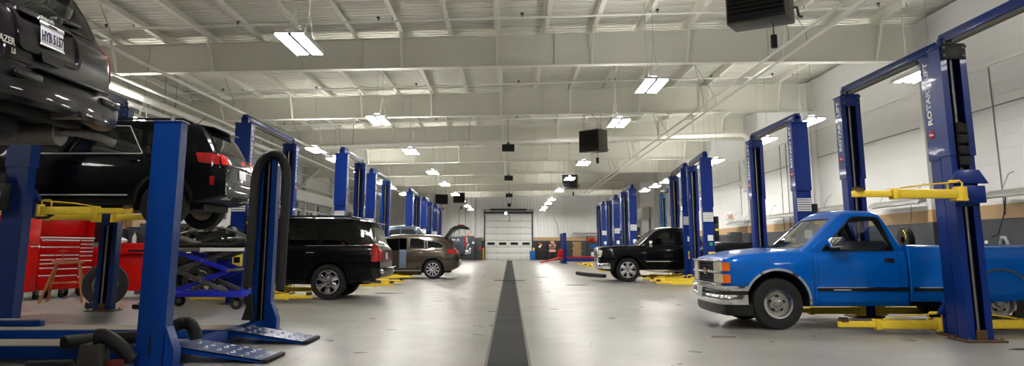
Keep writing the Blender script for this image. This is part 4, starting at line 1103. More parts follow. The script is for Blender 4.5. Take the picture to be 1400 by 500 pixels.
def bronze_suv():
    L = 4.67; ax = (.93, 3.68)
    DO = [(1.22, .40), (2.36, .40), (2.36, 1.05), (2.30, 1.50), (1.95, 1.50), (1.50, 1.10), (1.22, 1.05)]
    S = dict(L=L, paint='paint_bronze', cut_mat='interior_blue',
        plan=[(0, .60), (.06, .76), (.25, .88), (.7, .915), (2, .92), (4.0, .915), (4.4, .89), (4.58, .83), (4.67, .70)],
        top=[(0, .80), (.08, .90), (.5, .99), (1.1, 1.04), (1.5, 1.05), (4.2, 1.13), (4.5, 1.12), (4.63, 1.0), (4.67, .90)],
        bot=[(0, .34), (.4, .23), (1.4, .25), (3.6, .26), (4.4, .32), (4.67, .44)], side=SUV_SIDE,
        arches=[(ax[0], .355, .42), (ax[1], .355, .42)], cuts=[([(1.40, .42), (2.66, .42), (2.66, 1.3), (1.40, 1.3)], 'xz', -1.3, -.5)],
        cab=dict(roof=[(.95, 1.02), (1.02, 1.08), (1.75, 1.53), (2.0, 1.61), (2.5, 1.655), (3.5, 1.64), (4.0, 1.58), (4.15, 1.545), (4.50, 1.17), (4.56, 1.02)],
            plan=[(.95, .80), (1.5, .86), (3.6, .86), (4.2, .82), (4.56, .74)], tumble=.36, base=.98, belt=1.09, crown=.045, hollow=True,
            holes=[([(1.42, 1.0), (1.60, 1.13), (2.02, 1.50), (2.64, 1.53), (2.66, 1.0)], 'xz', -1.3, -.3)]))
    c = Car('bronze_suv', 'bronze brown SUV with front door open and liftgate raised', 'SUV', (-6.62, 30.78, 0), S); r = c.root
    c.wheels(ax, .36, .24, .25, .785, 'ten')
    W = [[(1.45, 1.11), (1.98, 1.51), (2.66, 1.535), (2.66, 1.11)], [(2.76, 1.12), (2.76, 1.54), (3.05, 1.53), (3.32, 1.47), (3.36, 1.13)], [(3.46, 1.14), (3.44, 1.44), (3.90, 1.38), (4.10, 1.24), (4.02, 1.15)]]
    for d in c.SIDES:
        for i, p in enumerate(W):
            if i == 0 and d == '-y': continue
            c.pane('window_pane', rounded(p, .045), d, 'glass_dark', trim='chrome', trim_w=.03)
        c.door([(2.72, .40), (3.14, .40), (3.32, .72), (3.40, .92), (3.40, 1.10), (2.72, 1.07)], d, (3.22, .98, .17, .013), 'chrome')
        m = MB(['chrome']); c.strip(m, [(1.40, .31), (3.22, .31)], d, 'chrome', .03, .012); m.build('sill_trim', r)
        for x in ax:
            m = MB(['black_plastic']); c.strip(m, arc_pts(x, .355, .435, 188, -8, 36), d, 'black_plastic', .035, .012); m.build('wheel_arch_trim', r)
    c.door([(1.25, .40), (2.68, .40), (2.68, 1.06), (1.28, 1.05)], '+y', (2.22, .96, .17, .013), 'chrome')
    # the open front door, hinged at its front edge and swung out towards the camera
    hx, hy = 1.36, -.90; piv = Matrix.Translation((hx, hy, 0)) @ Matrix.Rotation(R(-28), 4, 'Z')
    m = MB(['paint_bronze', 'interior_blue', 'black_plastic'])
    m.prism(rounded([(0, .40), (1.26, .40), (1.26, 1.06), (0, 1.04)], .05), 'xz', -.035, .02, 'paint_bronze', mx=piv)
    m.prism(rounded([(.03, .44), (1.23, .44), (1.23, 1.04), (.03, 1.02)], .05), 'xz', .02, .075, 'interior_blue', bev=.01, mx=piv)
    o = m.build('front_door', r)
    m = MB(['black_plastic']); F = [(.10, 1.04), (.30, 1.24), (.66, 1.50), (1.22, 1.52), (1.26, 1.06)]
    m.tube([piv @ Vector((a, 0, b)) for a, b in F], .022, 'black_plastic', seg=6); m.build('window_frame', o)
    m = MB(['glass_tint']); m.prism(F, 'xz', -.003, .003, 'glass_tint', mx=piv); m.build('window_pane', o)
    m = MB(['interior_dark']); m.prism(rounded([(.2, .72), (.85, .78), (.85, .86), (.2, .82)], .02), 'xz', .07, .13, bev=.015, mx=piv); m.build('armrest', o)
    for s in (1,): c.mirror(1.48, .86, 1.10, 'paint_bronze', s)
    c.pane('windshield', rounded([(-.70, 1.09), (.70, 1.09), (.55, 1.55), (-.55, 1.55)], .06), '-x', 'glass_dark')
    m = MB(['well_dark']); c.patch(m, rounded([(-.62, .72), (.62, .72), (.66, 1.12), (.52, 1.52), (-.52, 1.52), (-.66, 1.12)], .06), '+x', 'well_dark', .006); m.build('dark_cargo_sheet', r)  # dark sheet on the closed tail, painted as the shaded hold inside
    suv_lamps(c, rounded([(4.20, .96), (4.62, .94), (4.60, 1.05), (4.48, 1.12), (4.24, 1.10)], .02), [(.60, .95), (.82, .95), (.80, 1.10), (.66, 1.09)])
    m = MB(['lamp_red']); m.box((4.63, 0, .5), (.02, 1.2, .035), bev=.005); m.build('bumper_reflector', r)
    # raised liftgate
    m = MB(['paint_bronze', 'black_plastic']); P = [(4.08, 1.57), (4.16, 1.66), (4.32, 1.88), (4.48, 1.98), (4.68, 2.02), (4.90, 1.98), (5.0, 1.95)]
    Q = [(a + (.02 if k else 0), b - (.05 if k in (0, 6) else .11)) for k, (a, b) in enumerate(P)]
    m.prism(P + Q[::-1], 'xz', -.66, .66, 'black_plastic', bev=.012); m.prism([(a, b + .012) for a, b in P] + P[::-1], 'xz', -.67, .67, 'paint_bronze')
    lg = m.build('liftgate', r)
    m = MB(['lamp_red'])
    for s in (-1, 1): m.box((4.72, s * .52, 2.03), (.24, .26, .05), bev=.015)
    m.build('gate_light', lg)
    m = MB(['steel'])
    for s in (-1, 1): m.cyl((4.26, s * .60, 1.46), (4.45, s * .6, 1.88), .014)
    m.build('gas_strut', lg)
    m = MB(['underbody']); m.box((2.3, 0, .27), (4.0, 1.1, .1)); m.cyl((ax[0], -.72, .34), (ax[0], .72, .34), .045); m.cyl((ax[1], -.72, .34), (ax[1], .72, .34), .05); m.build('underbody', r)
    m = MB(['lamp_clear', 'black_plastic']); m.box((.02, 0, .58), (.05, 1.0, .3), 'black_plastic', bev=.02)
    for s in (-1, 1): m.box((.07, s * .62, .76), (.1, .28, .12), 'lamp_clear', bev=.03)
    m.build('grille', r)

def plum_suv():                                                       # seen from behind and below
    Z = 1.86; L = 4.87; ax = (.93, 3.62)
    S = dict(L=L, paint='paint_plum',
        plan=[(0, .66), (.06, .80), (.25, .89), (.7, .935), (2, .945), (4.3, .945), (4.62, .93), (4.74, .90), (4.82, .84), (4.87, .76)],
        top=[(0, .90), (.08, .98), (.5, 1.05), (1.1, 1.10), (1.5, 1.11), (4.5, 1.15), (4.74, 1.14), (4.83, 1.05), (4.87, .92)],
        bot=[(0, .42), (.4, .32), (1.4, .34), (3.8, .40), (4.5, .46), (4.87, .52)], side=SUV_SIDE,
        arches=[(ax[0], .38, .43), (ax[1], .38, .43)],
        cab=dict(roof=[(1.10, 1.08), (1.17, 1.14), (1.75, 1.62), (2.0, 1.71), (2.5, 1.76), (4.0, 1.75), (4.36, 1.70), (4.46, 1.66), (4.72, 1.24), (4.78, 1.06)],
            plan=[(1.1, .84), (1.6, .885), (4.0, .885), (4.5, .86), (4.78, .80)], tumble=.28, base=1.04, belt=1.14, crown=.045))
    c = Car('plum_suv', 'glossy plum black SUV lifted overhead at the left edge, license plate showing', 'SUV', (-8.62, 6.28, Z), S); r = c.root
    c.wheels(ax, .375, .245, .225, .80, 'five', droop=-.10)
    W = [[(1.60, 1.165), (1.98, 1.58), (2.50, 1.615), (2.50, 1.16)], [(2.58, 1.16), (2.58, 1.615), (3.30, 1.605), (3.36, 1.16)], [(3.46, 1.16), (3.42, 1.60), (4.20, 1.57), (4.42, 1.36), (4.44, 1.17)]]
    for d in c.SIDES:
        for p in W: c.pane('window_pane', rounded(p, .045), d, 'glass_dark')
        c.door([(1.36, .42), (2.54, .42), (2.54, 1.13), (1.40, 1.13)], d, (2.38, 1.0, .17, .013)); c.door([(2.57, .42), (3.22, .42), (3.38, .72), (3.44, .92), (3.44, 1.13), (2.57, 1.13)], d, (3.28, 1.0, .17, .013))
    for s in (-1, 1): c.mirror(1.62, .89, 1.16, 'paint_plum', s)
    c.pane('windshield', rounded([(-.72, 1.15), (.72, 1.15), (.58, 1.66), (-.58, 1.66)], .06), '-x', 'glass_dark')
    c.pane('rear_window', rounded([(-.70, 1.20), (.70, 1.20), (.60, 1.60), (-.60, 1.60)], .05), '+x', 'glass_dark', trim='black_plastic')
    suv_lamps(c, rounded([(4.70, .86), (4.79, .86), (4.72, 1.22), (4.62, 1.24)], .02), [(.80, .84), (.90, .84), (.875, 1.24), (.80, 1.24)])
    # tailgate: recessed plate pocket, garnish handle, pull handle, seams and badge
    P = lambda y, z, o=.0: (c.hit(y, z, '+x')[0].x + o)
    m = MB(['paint_plum', 'well_dark']); c.strip(m, [(-.84, .72), (-.80, 1.16), (-.70, 1.62)], '+x', 'well_dark', .014, .003); c.strip(m, [(.84, .72), (.80, 1.16), (.70, 1.62)], '+x', 'well_dark', .014, .003); c.strip(m, [(-.84, .72), (.84, .72)], '+x', 'well_dark', .014, .003); tg = m.build('tailgate_seam', r)
    m = MB(['paint_plum']); c.strip(m, rounded([(-.60, .84), (.20, .84), (.22, 1.16), (-.62, 1.16)], .05), '+x', 'paint_plum', .05, .022, closed=True); m.build('plate_surround', r)
    m = MB(['paint_plum', 'chrome']); c.patch(m, rounded([(-.56, 1.12), (.14, 1.12), (.11, 1.19), (-.53, 1.19)], .02), '+x', 'paint_plum', .045, .05); m.build('garnish_handle', r)
    m = MB(['chrome']); 
    for k in range(9): m.box((P(-.23 + k * .018, 1.15) + .05, -.29 + k * .022, 1.15 + .006 * (k % 2)), (.012, .02, .032), bev=.004)
    m.build('badge', r)
    m = MB(['paint_plum']); c.patch(m, rounded([(-.33, .775), (-.07, .775), (-.03, .845), (-.37, .845)], .02), '+x', 'paint_plum', .035, .05); m.build('pull_handle', r)
    plate(r, text_mx((P(-.2, .99) + .02, -.20, 1.0), (0, 1, 0), (-.12, 0, 1)), 'HYB 5157', w=.31, h=.16, top='Wheelers')
    m = MB(['chrome'])
    tx = text_mesh('BLAZER', .075, .002, .002); m.mesh(tx, 'chrome', text_mx((P(-.62, .79) + .010, -.79, .84), (0, 1, 0), (-.1, 0, 1))); m.mesh(text_mesh('LS', .055, .002, .002), 'chrome', text_mx((P(-.5, .75) + .008, -.66, .775), (0, 1, 0), (-.1, 0, 1))); m.build('badge_lettering', r)
    m = MB(['black_plastic', 'paint_plum']); m.prism([(4.34, 1.71), (4.64, 1.655), (4.66, 1.63), (4.38, 1.66)], 'xz', -.66, .66, 'paint_plum', bev=.008); m.build('roof_spoiler', r)
    m = MB(['black_plastic']); m.tube([(4.72, .02, 1.22), (4.78, .1, 1.235), (4.73, .42, 1.28)], .02, seg=8); m.box((4.75, .02, 1.215), (.09, .1, .06), bev=.02); m.build('rear_wiper', r)
    # stepped bumper
    m = MB(['paint_plum', 'black_plastic'])
    YS = [(-.955, -.26), (-.94, -.10), (-.86, .0), (-.6, .055), (-.2, .075), (.2, .075), (.6, .055), (.86, .0), (.94, -.10), (.955, -.26)]
    m.loft([[(4.70 + a, y, .42), (4.86 + a, y, .40), (4.915 + a, y, .43), (4.925 + a, y, .55), (4.915 + a, y, .60), (4.88 + a, y, .665), (4.80 + a, y, .69), (4.66 + a, y, .69)] for y, a in YS], 'paint_plum'); rb = m.build('rear_bumper', r)
    m = MB(['black_plastic']); m.box((4.93, 0, .685), (.12, 1.0, .02), bev=.006); m.build('step_pad', rb)
    for s in (-1, 1):
        m = MB(['paint_plum']); m.box((4.965, s * .60, .60), (.05, .34, .07), bev=.02); m.build('bumper_insert', rb)
    m = MB(['underbody', 'dull_steel']); m.box((4.72, 0, .40), (.1, 1.1, .09), 'underbody', bev=.01); m.box((4.86, .10, .42), (.26, .075, .075), 'dull_steel', bev=.006); m.box((4.995, .10, .42), (.012, .05, .05), 'well_dark'); m.build('hitch_receiver', r)
    m = MB(['dull_steel', 'underbody']); m.cyl((3.95, .50, .33), (4.62, .50, .33), .115, m='dull_steel', seg=24); m.lathe([(.115, 0), (.125, .01), (.115, .02)], (4.60, .5, .33), 'x', 24, 'dull_steel'); m.tube([(4.60, .50, .33), (4.75, .52, .33), (4.90, .60, .30), (5.0, .70, .25)], .038, 'dull_steel', seg=12); m.build('muffler', r)
    m = MB(['tyre_rubber']); m.lathe([(.12, .24), (.16, .22), (.30, .22), (.36, .26), (.365, .34), (.34, .42), (.12, .42)], (4.20, -.10, 0), 'z', 36, 'tyre_rubber', close=True); m.build('spare_tyre', r)
    m = MB(['underbody', 'dull_steel']); m.box((2.3, -.42, .44), (4.7, .09, .14)); m.box((2.3, .42, .44), (4.7, .09, .14))
    for x in (.6, 1.6, 2.6, 3.4, 4.5): m.box((x, 0, .44), (.1, .9, .1))
    m.build('frame_rails', r)
    m = MB(['underbody']); m.cyl((ax[1], -.74, .36), (ax[1], .74, .36), .05); m.sphere((ax[1], 0, .36), .15); m.cyl((ax[0], -.74, .36), (ax[0], .74, .36), .04); m.cyl((1.6, 0, .42), (ax[1], 0, .38), .035); m.build('axle', r)
    m = MB(['lamp_clear', 'black_plastic']); m.box((.02, 0, .68), (.05, 1.0, .3), 'black_plastic', bev=.02)
    for s in (-1, 1): m.box((.07, s * .66, .82), (.1, .28, .15), 'lamp_clear', bev=.03)
    m.build('grille', r)

def crew_pickup(name, label, loc, paint, style, rim, rear_text=None, hi=False):
    L = 5.85; ax = (.98, 4.62)
    S = dict(L=L, paint=paint, body_end=3.74,
        plan=[(0, .78), (.05, .89), (.2, .965), (.6, 1.0), (3.74, 1.0)],
        top=[(0, 1.10), (.05, 1.17), (.5, 1.21), (1.3, 1.24), (1.6, 1.24), (3.74, 1.25)],
        bot=[(0, .40), (.4, .36), (1.6, .42), (3.74, .42)], side=SUV_SIDE,
        arches=[(ax[0], .42, .475)],
        cab=dict(roof=[(1.36, 1.22), (1.42, 1.27), (2.0, 1.75), (2.2, 1.83), (2.6, 1.87), (3.3, 1.855), (3.46, 1.80), (3.66, 1.32), (3.70, 1.18)],
            plan=[(1.36, .88), (1.8, .935), (3.3, .94), (3.7, .92)], tumble=.28, base=1.15, belt=1.25, crown=.04))
    c = Car(name, label, 'truck', loc, S); r = c.root
    c.wheels(ax, .41, .27, .275, .85, style, rim=rim)
    body_bvh = c.bvh
    m = MB([paint, 'well_dark']); rings = []
    for x, kx in ((3.77, .985), (3.79, 1), (4.2, 1), (4.8, 1), (5.4, 1), (5.78, 1), (5.84, .985), (5.85, .965)):
        zb = .46 if x < 5.2 else .46 + (x - 5.2) * .16; zt = 1.36
        h = [(0, zb), (.93, zb), (.955, zb + .03), (.985, zb + .17), (1.0, zb + .42), (.995, zt - .2), (.975, zt - .05), (.955, zt - .01), (.93, zt), (0, zt)]
        rings.append([(x, -a * kx, z) for a, z in h] + [(x, a * kx, z) for a, z in h[1:-1]][::-1])
    m.loft(rings, paint); tmp = m.data('cargo_bed'); b2 = bmesh.new(); b2.from_mesh(tmp); bvh2 = BVHTree.FromBMesh(b2); b2.free()
    bed = put('cargo_bed', tmp, r); cut = []
    q = MB(['well_dark']); q.box((4.8, 0, 1.3), (1.9, 1.66, 1.0)); cut.append(q.build('cutter'))
    for sy in (-1, 1):
        q = MB(['well_dark']); arch_cutter(q, ax[1], sy, .42, .475); cut.append(q.build('cutter'))
    boolean(bed, cut); bed.data.set_sharp_from_angle(angle=R(35))
    for p in bed.data.polygons: p.use_smooth = True
    W = [[(1.85, 1.275), (2.22, 1.68), (2.66, 1.715), (2.66, 1.275)], [(2.74, 1.275), (2.74, 1.715), (3.28, 1.70), (3.40, 1.62), (3.48, 1.28)]]
    for i, d in enumerate(c.SIDES):
        c.bvh = body_bvh
        for p in W: c.pane('window_pane', rounded(p, .05), d, 'glass_grey' if not hi else 'glass_dark')
        c.door([(1.60, .50), (2.70, .50), (2.70, 1.24), (1.63, 1.24)], d, (2.56, 1.09, .2, .015), 'chrome'); c.door([(2.73, .50), (3.60, .50), (3.64, 1.24), (2.73, 1.24)], d, (3.46, 1.09, .2, .015), 'chrome')
        m = MB(['chrome']); c.strip(m, [(1.60, .70), (3.66, .70)], d, 'chrome', .03, .014); m.build('side_moulding', r)
        m = MB([paint]); c.strip(m, arc_pts(ax[0], .42, .505, 190, -10, 36), d, paint, .06, .018); m.build('wheel_arch_flare', r)
        sg = -1 if d == '-y' else 1
        m = MB(['chrome', 'black_plastic']); m.tube([(1.65, sg * .98, .40), (1.75, sg * 1.02, .38), (3.55, sg * 1.02, .38), (3.65, sg * .98, .40)], .04, 'chrome' if hi else 'black_plastic', seg=10); m.build('running_board', r)
        c.bvh = bvh2
        m = MB([paint]); c.strip(m, arc_pts(ax[1], .42, .505, 190, -10, 36), d, paint, .06, .018); m.build('wheel_arch_flare', bed)
        if rear_text:
            m = MB(['red_print', 'white_print']); h = c.hit(5.45, 1.19, d); t_ = text_mesh(rear_text[0], .13, .002, .006); t2 = text_mesh(rear_text[1], .13, .002, .006)
            rt = (1, 0, 0) if d == '-y' else (-1, 0, 0)
            m.mesh(t_, 'red_print', text_mx((5.36, h[0].y + sg * .008, 1.19), rt, (0, 0, 1))); m.mesh(t2, 'white_print', text_mx((5.36 + .16 * rt[0], h[0].y + sg * .008, 1.19), rt, (0, 0, 1))); m.build('bed_lettering', bed)
    c.bvh = body_bvh
    for s in (-1, 1): c.mirror(1.78, .94, 1.30, 'chrome' if hi else paint, s, size=(.12, .22, .22))
    c.pane('windshield', rounded([(-.78, 1.28), (.78, 1.28), (.62, 1.76), (-.62, 1.76)], .06), '-x', 'glass_grey')
    c.pane('rear_window', rounded([(-.70, 1.36), (.70, 1.36), (.60, 1.74), (-.60, 1.74)], .05), '+x', 'glass_dark')
    m = MB(['black_plastic', 'chrome']); m.box((.0, 0, .88), (.06, 1.02, .46), 'black_plastic', bev=.03)
    for k in range(5): m.box((-.025, 0, .72 + k * .08), (.03, .96, .02), 'chrome', bev=.005)
    for s in (-1, 1): m.box((-.02, s * .52, .88), (.05, .06, .5), 'chrome', bev=.012)
    m.box((-.02, 0, 1.13), (.05, 1.08, .05), 'chrome', bev=.012); m.box((-.02, 0, .65), (.05, 1.08, .05), 'chrome', bev=.012); m.build('grille', r)
    for s in (-1, 1):
        m = MB(['lamp_clear', 'chrome']); m.box((.06, s * .735, .98), (.16, .34, .2), 'lamp_clear', bev=.03); m.box((.035, s * .73, .86), (.12, .32, .03), 'chrome', bev=.01); m.build('headlight', r)
        m = MB(['lamp_clear', 'chrome']); m.box((.055, s * .80, .60), (.06, .2, .07), 'lamp_clear', bev=.015); m.build('fog_light', r)
    m = MB(['chrome', 'black_plastic']); BX = [(.30, -.99), (.12, -.97), (.02, -.86), (-.06, -.5), (-.08, 0), (-.06, .5), (.02, .86), (.12, .97), (.30, .99)]
    m.loft([[(x, y, .44), (x - .03, y, .47), (x - .035, y, .60), (x, y, .64), (x + .06, y, .64), (x + .06, y, .44)] for x, y in BX], 'chrome' if hi else 'black_plastic'); m.build('front_bumper', r)
    m = MB(['chrome', 'black_plastic']); m.box((5.93, 0, .62), (.18, 1.96, .2), 'chrome', bev=.03); m.box((5.94, 0, .73), (.15, 1.3, .016), 'black_plastic'); m.build('rear_bumper', r)
    for s in (-1, 1):
        m = MB(['lamp_red']); m.box((5.83, s * .93, 1.08), (.08, .14, .46), bev=.015); m.build('tail_light', r)
    m = MB([paint]); m.box((5.86, 0, 1.06), (.02, 1.6, .5), bev=.008); m.build('tailgate', bed)
    plate(r, text_mx((6.03, 0, .62), (0, 1, 0), (0, 0, 1)), '')
    m = MB(['underbody']); m.box((3.0, 0, .46), (5.4, .9, .14)); m.cyl((ax[0], -.8, .41), (ax[0], .8, .41), .05); m.cyl((ax[1], -.8, .41), (ax[1], .8, .41), .06); m.build('chassis', r)
    if hi:
        m = MB(['paper_white']); m.prism([(3.0, 1.48), (3.22, 1.46), (3.24, 1.58), (3.02, 1.60)], 'xz', -.90, -.897); m.build('window_sticker', r)
    return c
black_suv(); graphite_suv(); bronze_suv(); plum_suv()
crew_pickup('black_pickup', 'shiny black crew cab pickup with chrome grille parked right of the aisle', (3.15, 28.35, 0), 'paint_black', 'six', 'alloy', hi=True)
crew_pickup('slate_pickup', 'slate grey crew cab pickup raised slightly behind the bronze SUV', (-8.0, 38.6, .34), 'paint_slate', 'five', 'alloy', rear_text=('Z', '71'))
# ---------------------------------------------------------------- drive-on four-post lift, lower left
FX, FY0, FY1, FL = -3.56, 7.98, 11.38, 4.9
def four_post():
    root = thing('four_post_lift', 'low blue drive-on lift with four short posts and two dimpled ramps at lower left', 'vehicle lift', (FX, (FY0 + FY1) / 2, 0))
    H = 2.46; hy = (FY1 - FY0) / 2
    def post(x, y, open_cam):
        m = MB(['rack_blue', 'well_dark', 'dull_steel']); w, d, t = .14, .085, .012
        s = 1 if not open_cam else -1
        P = [(-w, -d * s), (w, -d * s), (w, d * s), (w - .085, d * s), (w - .085, (d - t) * s), (w - t, (d - t) * s), (w - t, (-d + t) * s), (-w + t, (-d + t) * s), (-w + t, (d - t) * s), (-w + .085, (d - t) * s), (-w + .085, d * s), (-w, d * s)]
        m.prism(P, 'xy', 0, H); m.box((0, 0, H + .008), (2 * w + .03, 2 * d + .03, .016), bev=.004)
        m.box((0, -d * s + s * .02, H / 2), (.22, .012, H - .05), 'well_dark')
        for e in (1,): m.prism([(e * (w - .01), .40), (e * (w + .01), .40), (e * (w + .10), .18), (e * (w + .10), .0), (e * (w - .01), .0)], 'xz', -d, d)
        m.box((0, 0, .01), (.5, .32, .02))
        return m, (x, y, 0), s
    for x in (0, -FL):
        for y, oc in ((-hy, False), (hy, True)):
            m, loc, s = post(x, y, oc); p = m.build('post', root, loc)
            m = MB(['dull_steel', 'black_plastic']); m.cyl((0, s * .03, .06), (0, s * .03, H + .03), .012, m='dull_steel', seg=8); m.cyl((0, s * .03, H + .03), (0, s * .03, H + .11), .028, .014, m='dull_steel', seg=10); m.build('lift_rod', p)
            if not oc:
                m = MB(['well_dark']); m.box((0, -.088, .22), (.018, .01, .22), bev=.003); m.build('post_slot', p)
    for x in (0, -FL):
        m = MB(['rack_blue', 'lift_inner']); x_ = x + (.0 if x > -1 else 0); m.box((x_, 0, .09), (.15, 2 * hy - .16, .14), bev=.006); m.build('crossbeam', root)
    cy = (FY0 + FY1) / 2
    for y0, y1 in ((8.27 - cy, 8.90 - cy), (9.85 - cy, 10.50 - cy)):
        m = MB(['rack_blue', 'runway_dust', 'dull_steel']); ym = (y0 + y1) / 2
        m.box((-FL / 2, ym, .108), (FL + .2, y1 - y0, .125), bev=.006); m.box((-FL / 2 - .05, ym, .173), (FL + .05, y1 - y0 - .05, .008), 'runway_dust')
        m.build('runway', root)
        m = MB(['rack_blue', 'ramp_blue', 'chrome', 'black_rubber']); L = .95
        a = math.atan2(.145, L); mx = Matrix.Translation((.09, ym, .172)) @ Matrix.Rotation(a, 4, 'Y')
        Lr = math.hypot(L, .145); hw = (y1 - y0) / 2
        m.prism([(0, -.06), (Lr, -.028), (Lr, .0), (0, .0)], 'xz', -hw, -hw + .03, 'rack_blue', mx=mx); m.prism([(0, -.06), (Lr, -.028), (Lr, .0), (0, .0)], 'xz', hw - .03, hw, 'rack_blue', mx=mx)
        t = MB(['ramp_blue']); m.prism([(0, -.012), (Lr, -.012), (Lr, .004), (0, .004)], 'xz', -hw, hw, 'ramp_blue', mx=mx)
        rp = m.build('ramp', root)
        k = 0
        dm = MB(['steel'])
        for i in range(6):
            for j in range(6):
                c = Vector((.08 + i * .15 + (j % 2) * .03, -hw + .06 + j * (2 * hw - .12) / 5, .004))
                t_ = bmesh.new(); bmesh.ops.create_uvsphere(t_, u_segments=8, v_segments=6, radius=1.0); dm.merge(t_, 'steel', mx @ Matrix.Translation(c) @ Matrix.Rotation(R(35 if j % 2 else -35), 4, 'Z') @ Matrix.Diagonal((.030, .011, .009, 1)))
        dm.build('grip_studs', rp)['kind'] = 'stuff'
        m = MB(['black_rubber']); m.prism([(Lr - .035, -.03), (Lr + .02, -.028), (Lr + .02, .012), (Lr - .035, .012)], 'xz', -hw - .005, hw + .005, 'black_rubber', bev=.004, mx=mx); m.build('ramp_tip', rp)
    m = MB(['rack_blue', 'steel']); m.box((-3.05, .62, .213), (1.1, .12, .07), bev=.01); m.box((-3.05, .62, .258), (1.12, .13, .02), 'steel', bev=.006); m.build('rail_cover', root)
    m = MB(['rack_blue']); m.prism([(-3.45, .02), (-2.85, .02), (-2.72, .09), (-2.72, .20), (-2.95, .20), (-3.45, .11)], 'xz', -.30, .1, bev=.01); m.build('rolling_jack', root)
    m = MB(['black_rubber']); m.prism([(.16, .178), (.30, .178), (.275, .52), (.24, .54), (.22, .38)], 'xz', hy - .28, hy - .12, 'black_rubber', bev=.01, mx=Matrix.Translation((-.36, 0, 0))); m.build('wheel_stop', root)
four_post()

def smooth_path(P, n=8):
    P = [Vector(p) for p in P]; out = []
    for i in range(len(P) - 1):
        p0, p1, p2, p3 = P[max(0, i - 1)], P[i], P[i + 1], P[min(len(P) - 1, i + 2)]
        for j in range(n):
            t = j / n
            out.append(.5 * ((2 * p1) + (p2 - p0) * t + (2 * p0 - 5 * p1 + 4 * p2 - p3) * t * t + (3 * p1 - p0 - 3 * p2 + p3) * t**3))
    return out + [P[-1]]
# exhaust hose looped over the far post
m = MB(['hose_black'])
P = [(-3.71, 11.16, .62), (-3.71, 11.17, 1.2), (-3.71, 11.19, 1.9), (-3.70, 11.2, 2.2), (-3.66, 11.22, 2.38), (-3.58, 11.25, 2.49), (-3.48, 11.26, 2.525), (-3.38, 11.25, 2.49), (-3.30, 11.22, 2.38), (-3.26, 11.2, 2.2), (-3.25, 11.19, 1.9), (-3.25, 11.17, 1.2), (-3.25, 11.16, .58)]
m.tube(smooth_path(P, 16), .066, seg=16, ridged=.05); o = m.build('exhaust_hose', angle=60); tag(o, 'thick black ribbed hose looped over a short blue post', 'hose')
m = MB(['hose_black', 'well_dark'])
P = [(-4.47, 7.98, .245), (-4.36, 8.15, .245), (-4.2, 8.32, .246), (-4.0, 8.40, .246), (-3.75, 8.44, .27), (-3.6, 8.46, .34), (-3.5, 8.48, .385), (-3.42, 8.5, .37), (-3.375, 8.52, .30), (-3.36, 8.53, .22)]
m.tube(smooth_path(P, 14), .066, seg=16, ridged=.045); d_ = (Vector(P[0]) - Vector(P[1])).normalized(); m.cyl(Vector(P[0]) + d_ * .0005, Vector(P[0]) + d_ * .002, .056, m='well_dark', seg=16)
o = m.build('exhaust_hose', angle=60); tag(o, 'thick black hose lying along the dusty runway, open mouth pointing left', 'hose')
m = MB(['hose_black'])
P = [(-4.00, 7.68, .335), (-3.92, 7.70, .335), (-3.82, 7.73, .27), (-3.74, 7.76, .19), (-3.69, 7.80, .11)]
m.tube(smooth_path(P, 10), .07, seg=14, ridged=.045); o = m.build('exhaust_hose', angle=60); tag(o, 'short black hose drooping from the dark rubber boot beside the blue post', 'hose')
m = MB(['hose_black']); m.tube(smooth_path([(-4.55, 7.56, .067), (-4.36, 7.58, .067), (-4.16, 7.60, .067)], 10), .062, seg=14, ridged=.03); o = m.build('exhaust_hose', angle=60); tag(o, 'black hose end lying on the floor at the lower left corner', 'hose')
r = thing('rubber_boot', 'dark grey rubber boot standing before the near blue post', 'hose boot', (-3.98, 7.66, 0))
m = MB(['black_rubber', 'underbody']); m.prism([(-.125, 0), (.125, 0), (.09, .27), (.02, .255), (-.05, .28), (-.10, .27)], 'xz', -.10, .10, 'boot_grey', bev=.012); m.build('boot', r)
m = MB(['rust_steel', 'tool_red']); m.box((.205, .0, .06), (.13, .12, .12), 'rusty_red', bev=.01); m.build('red_base', r)

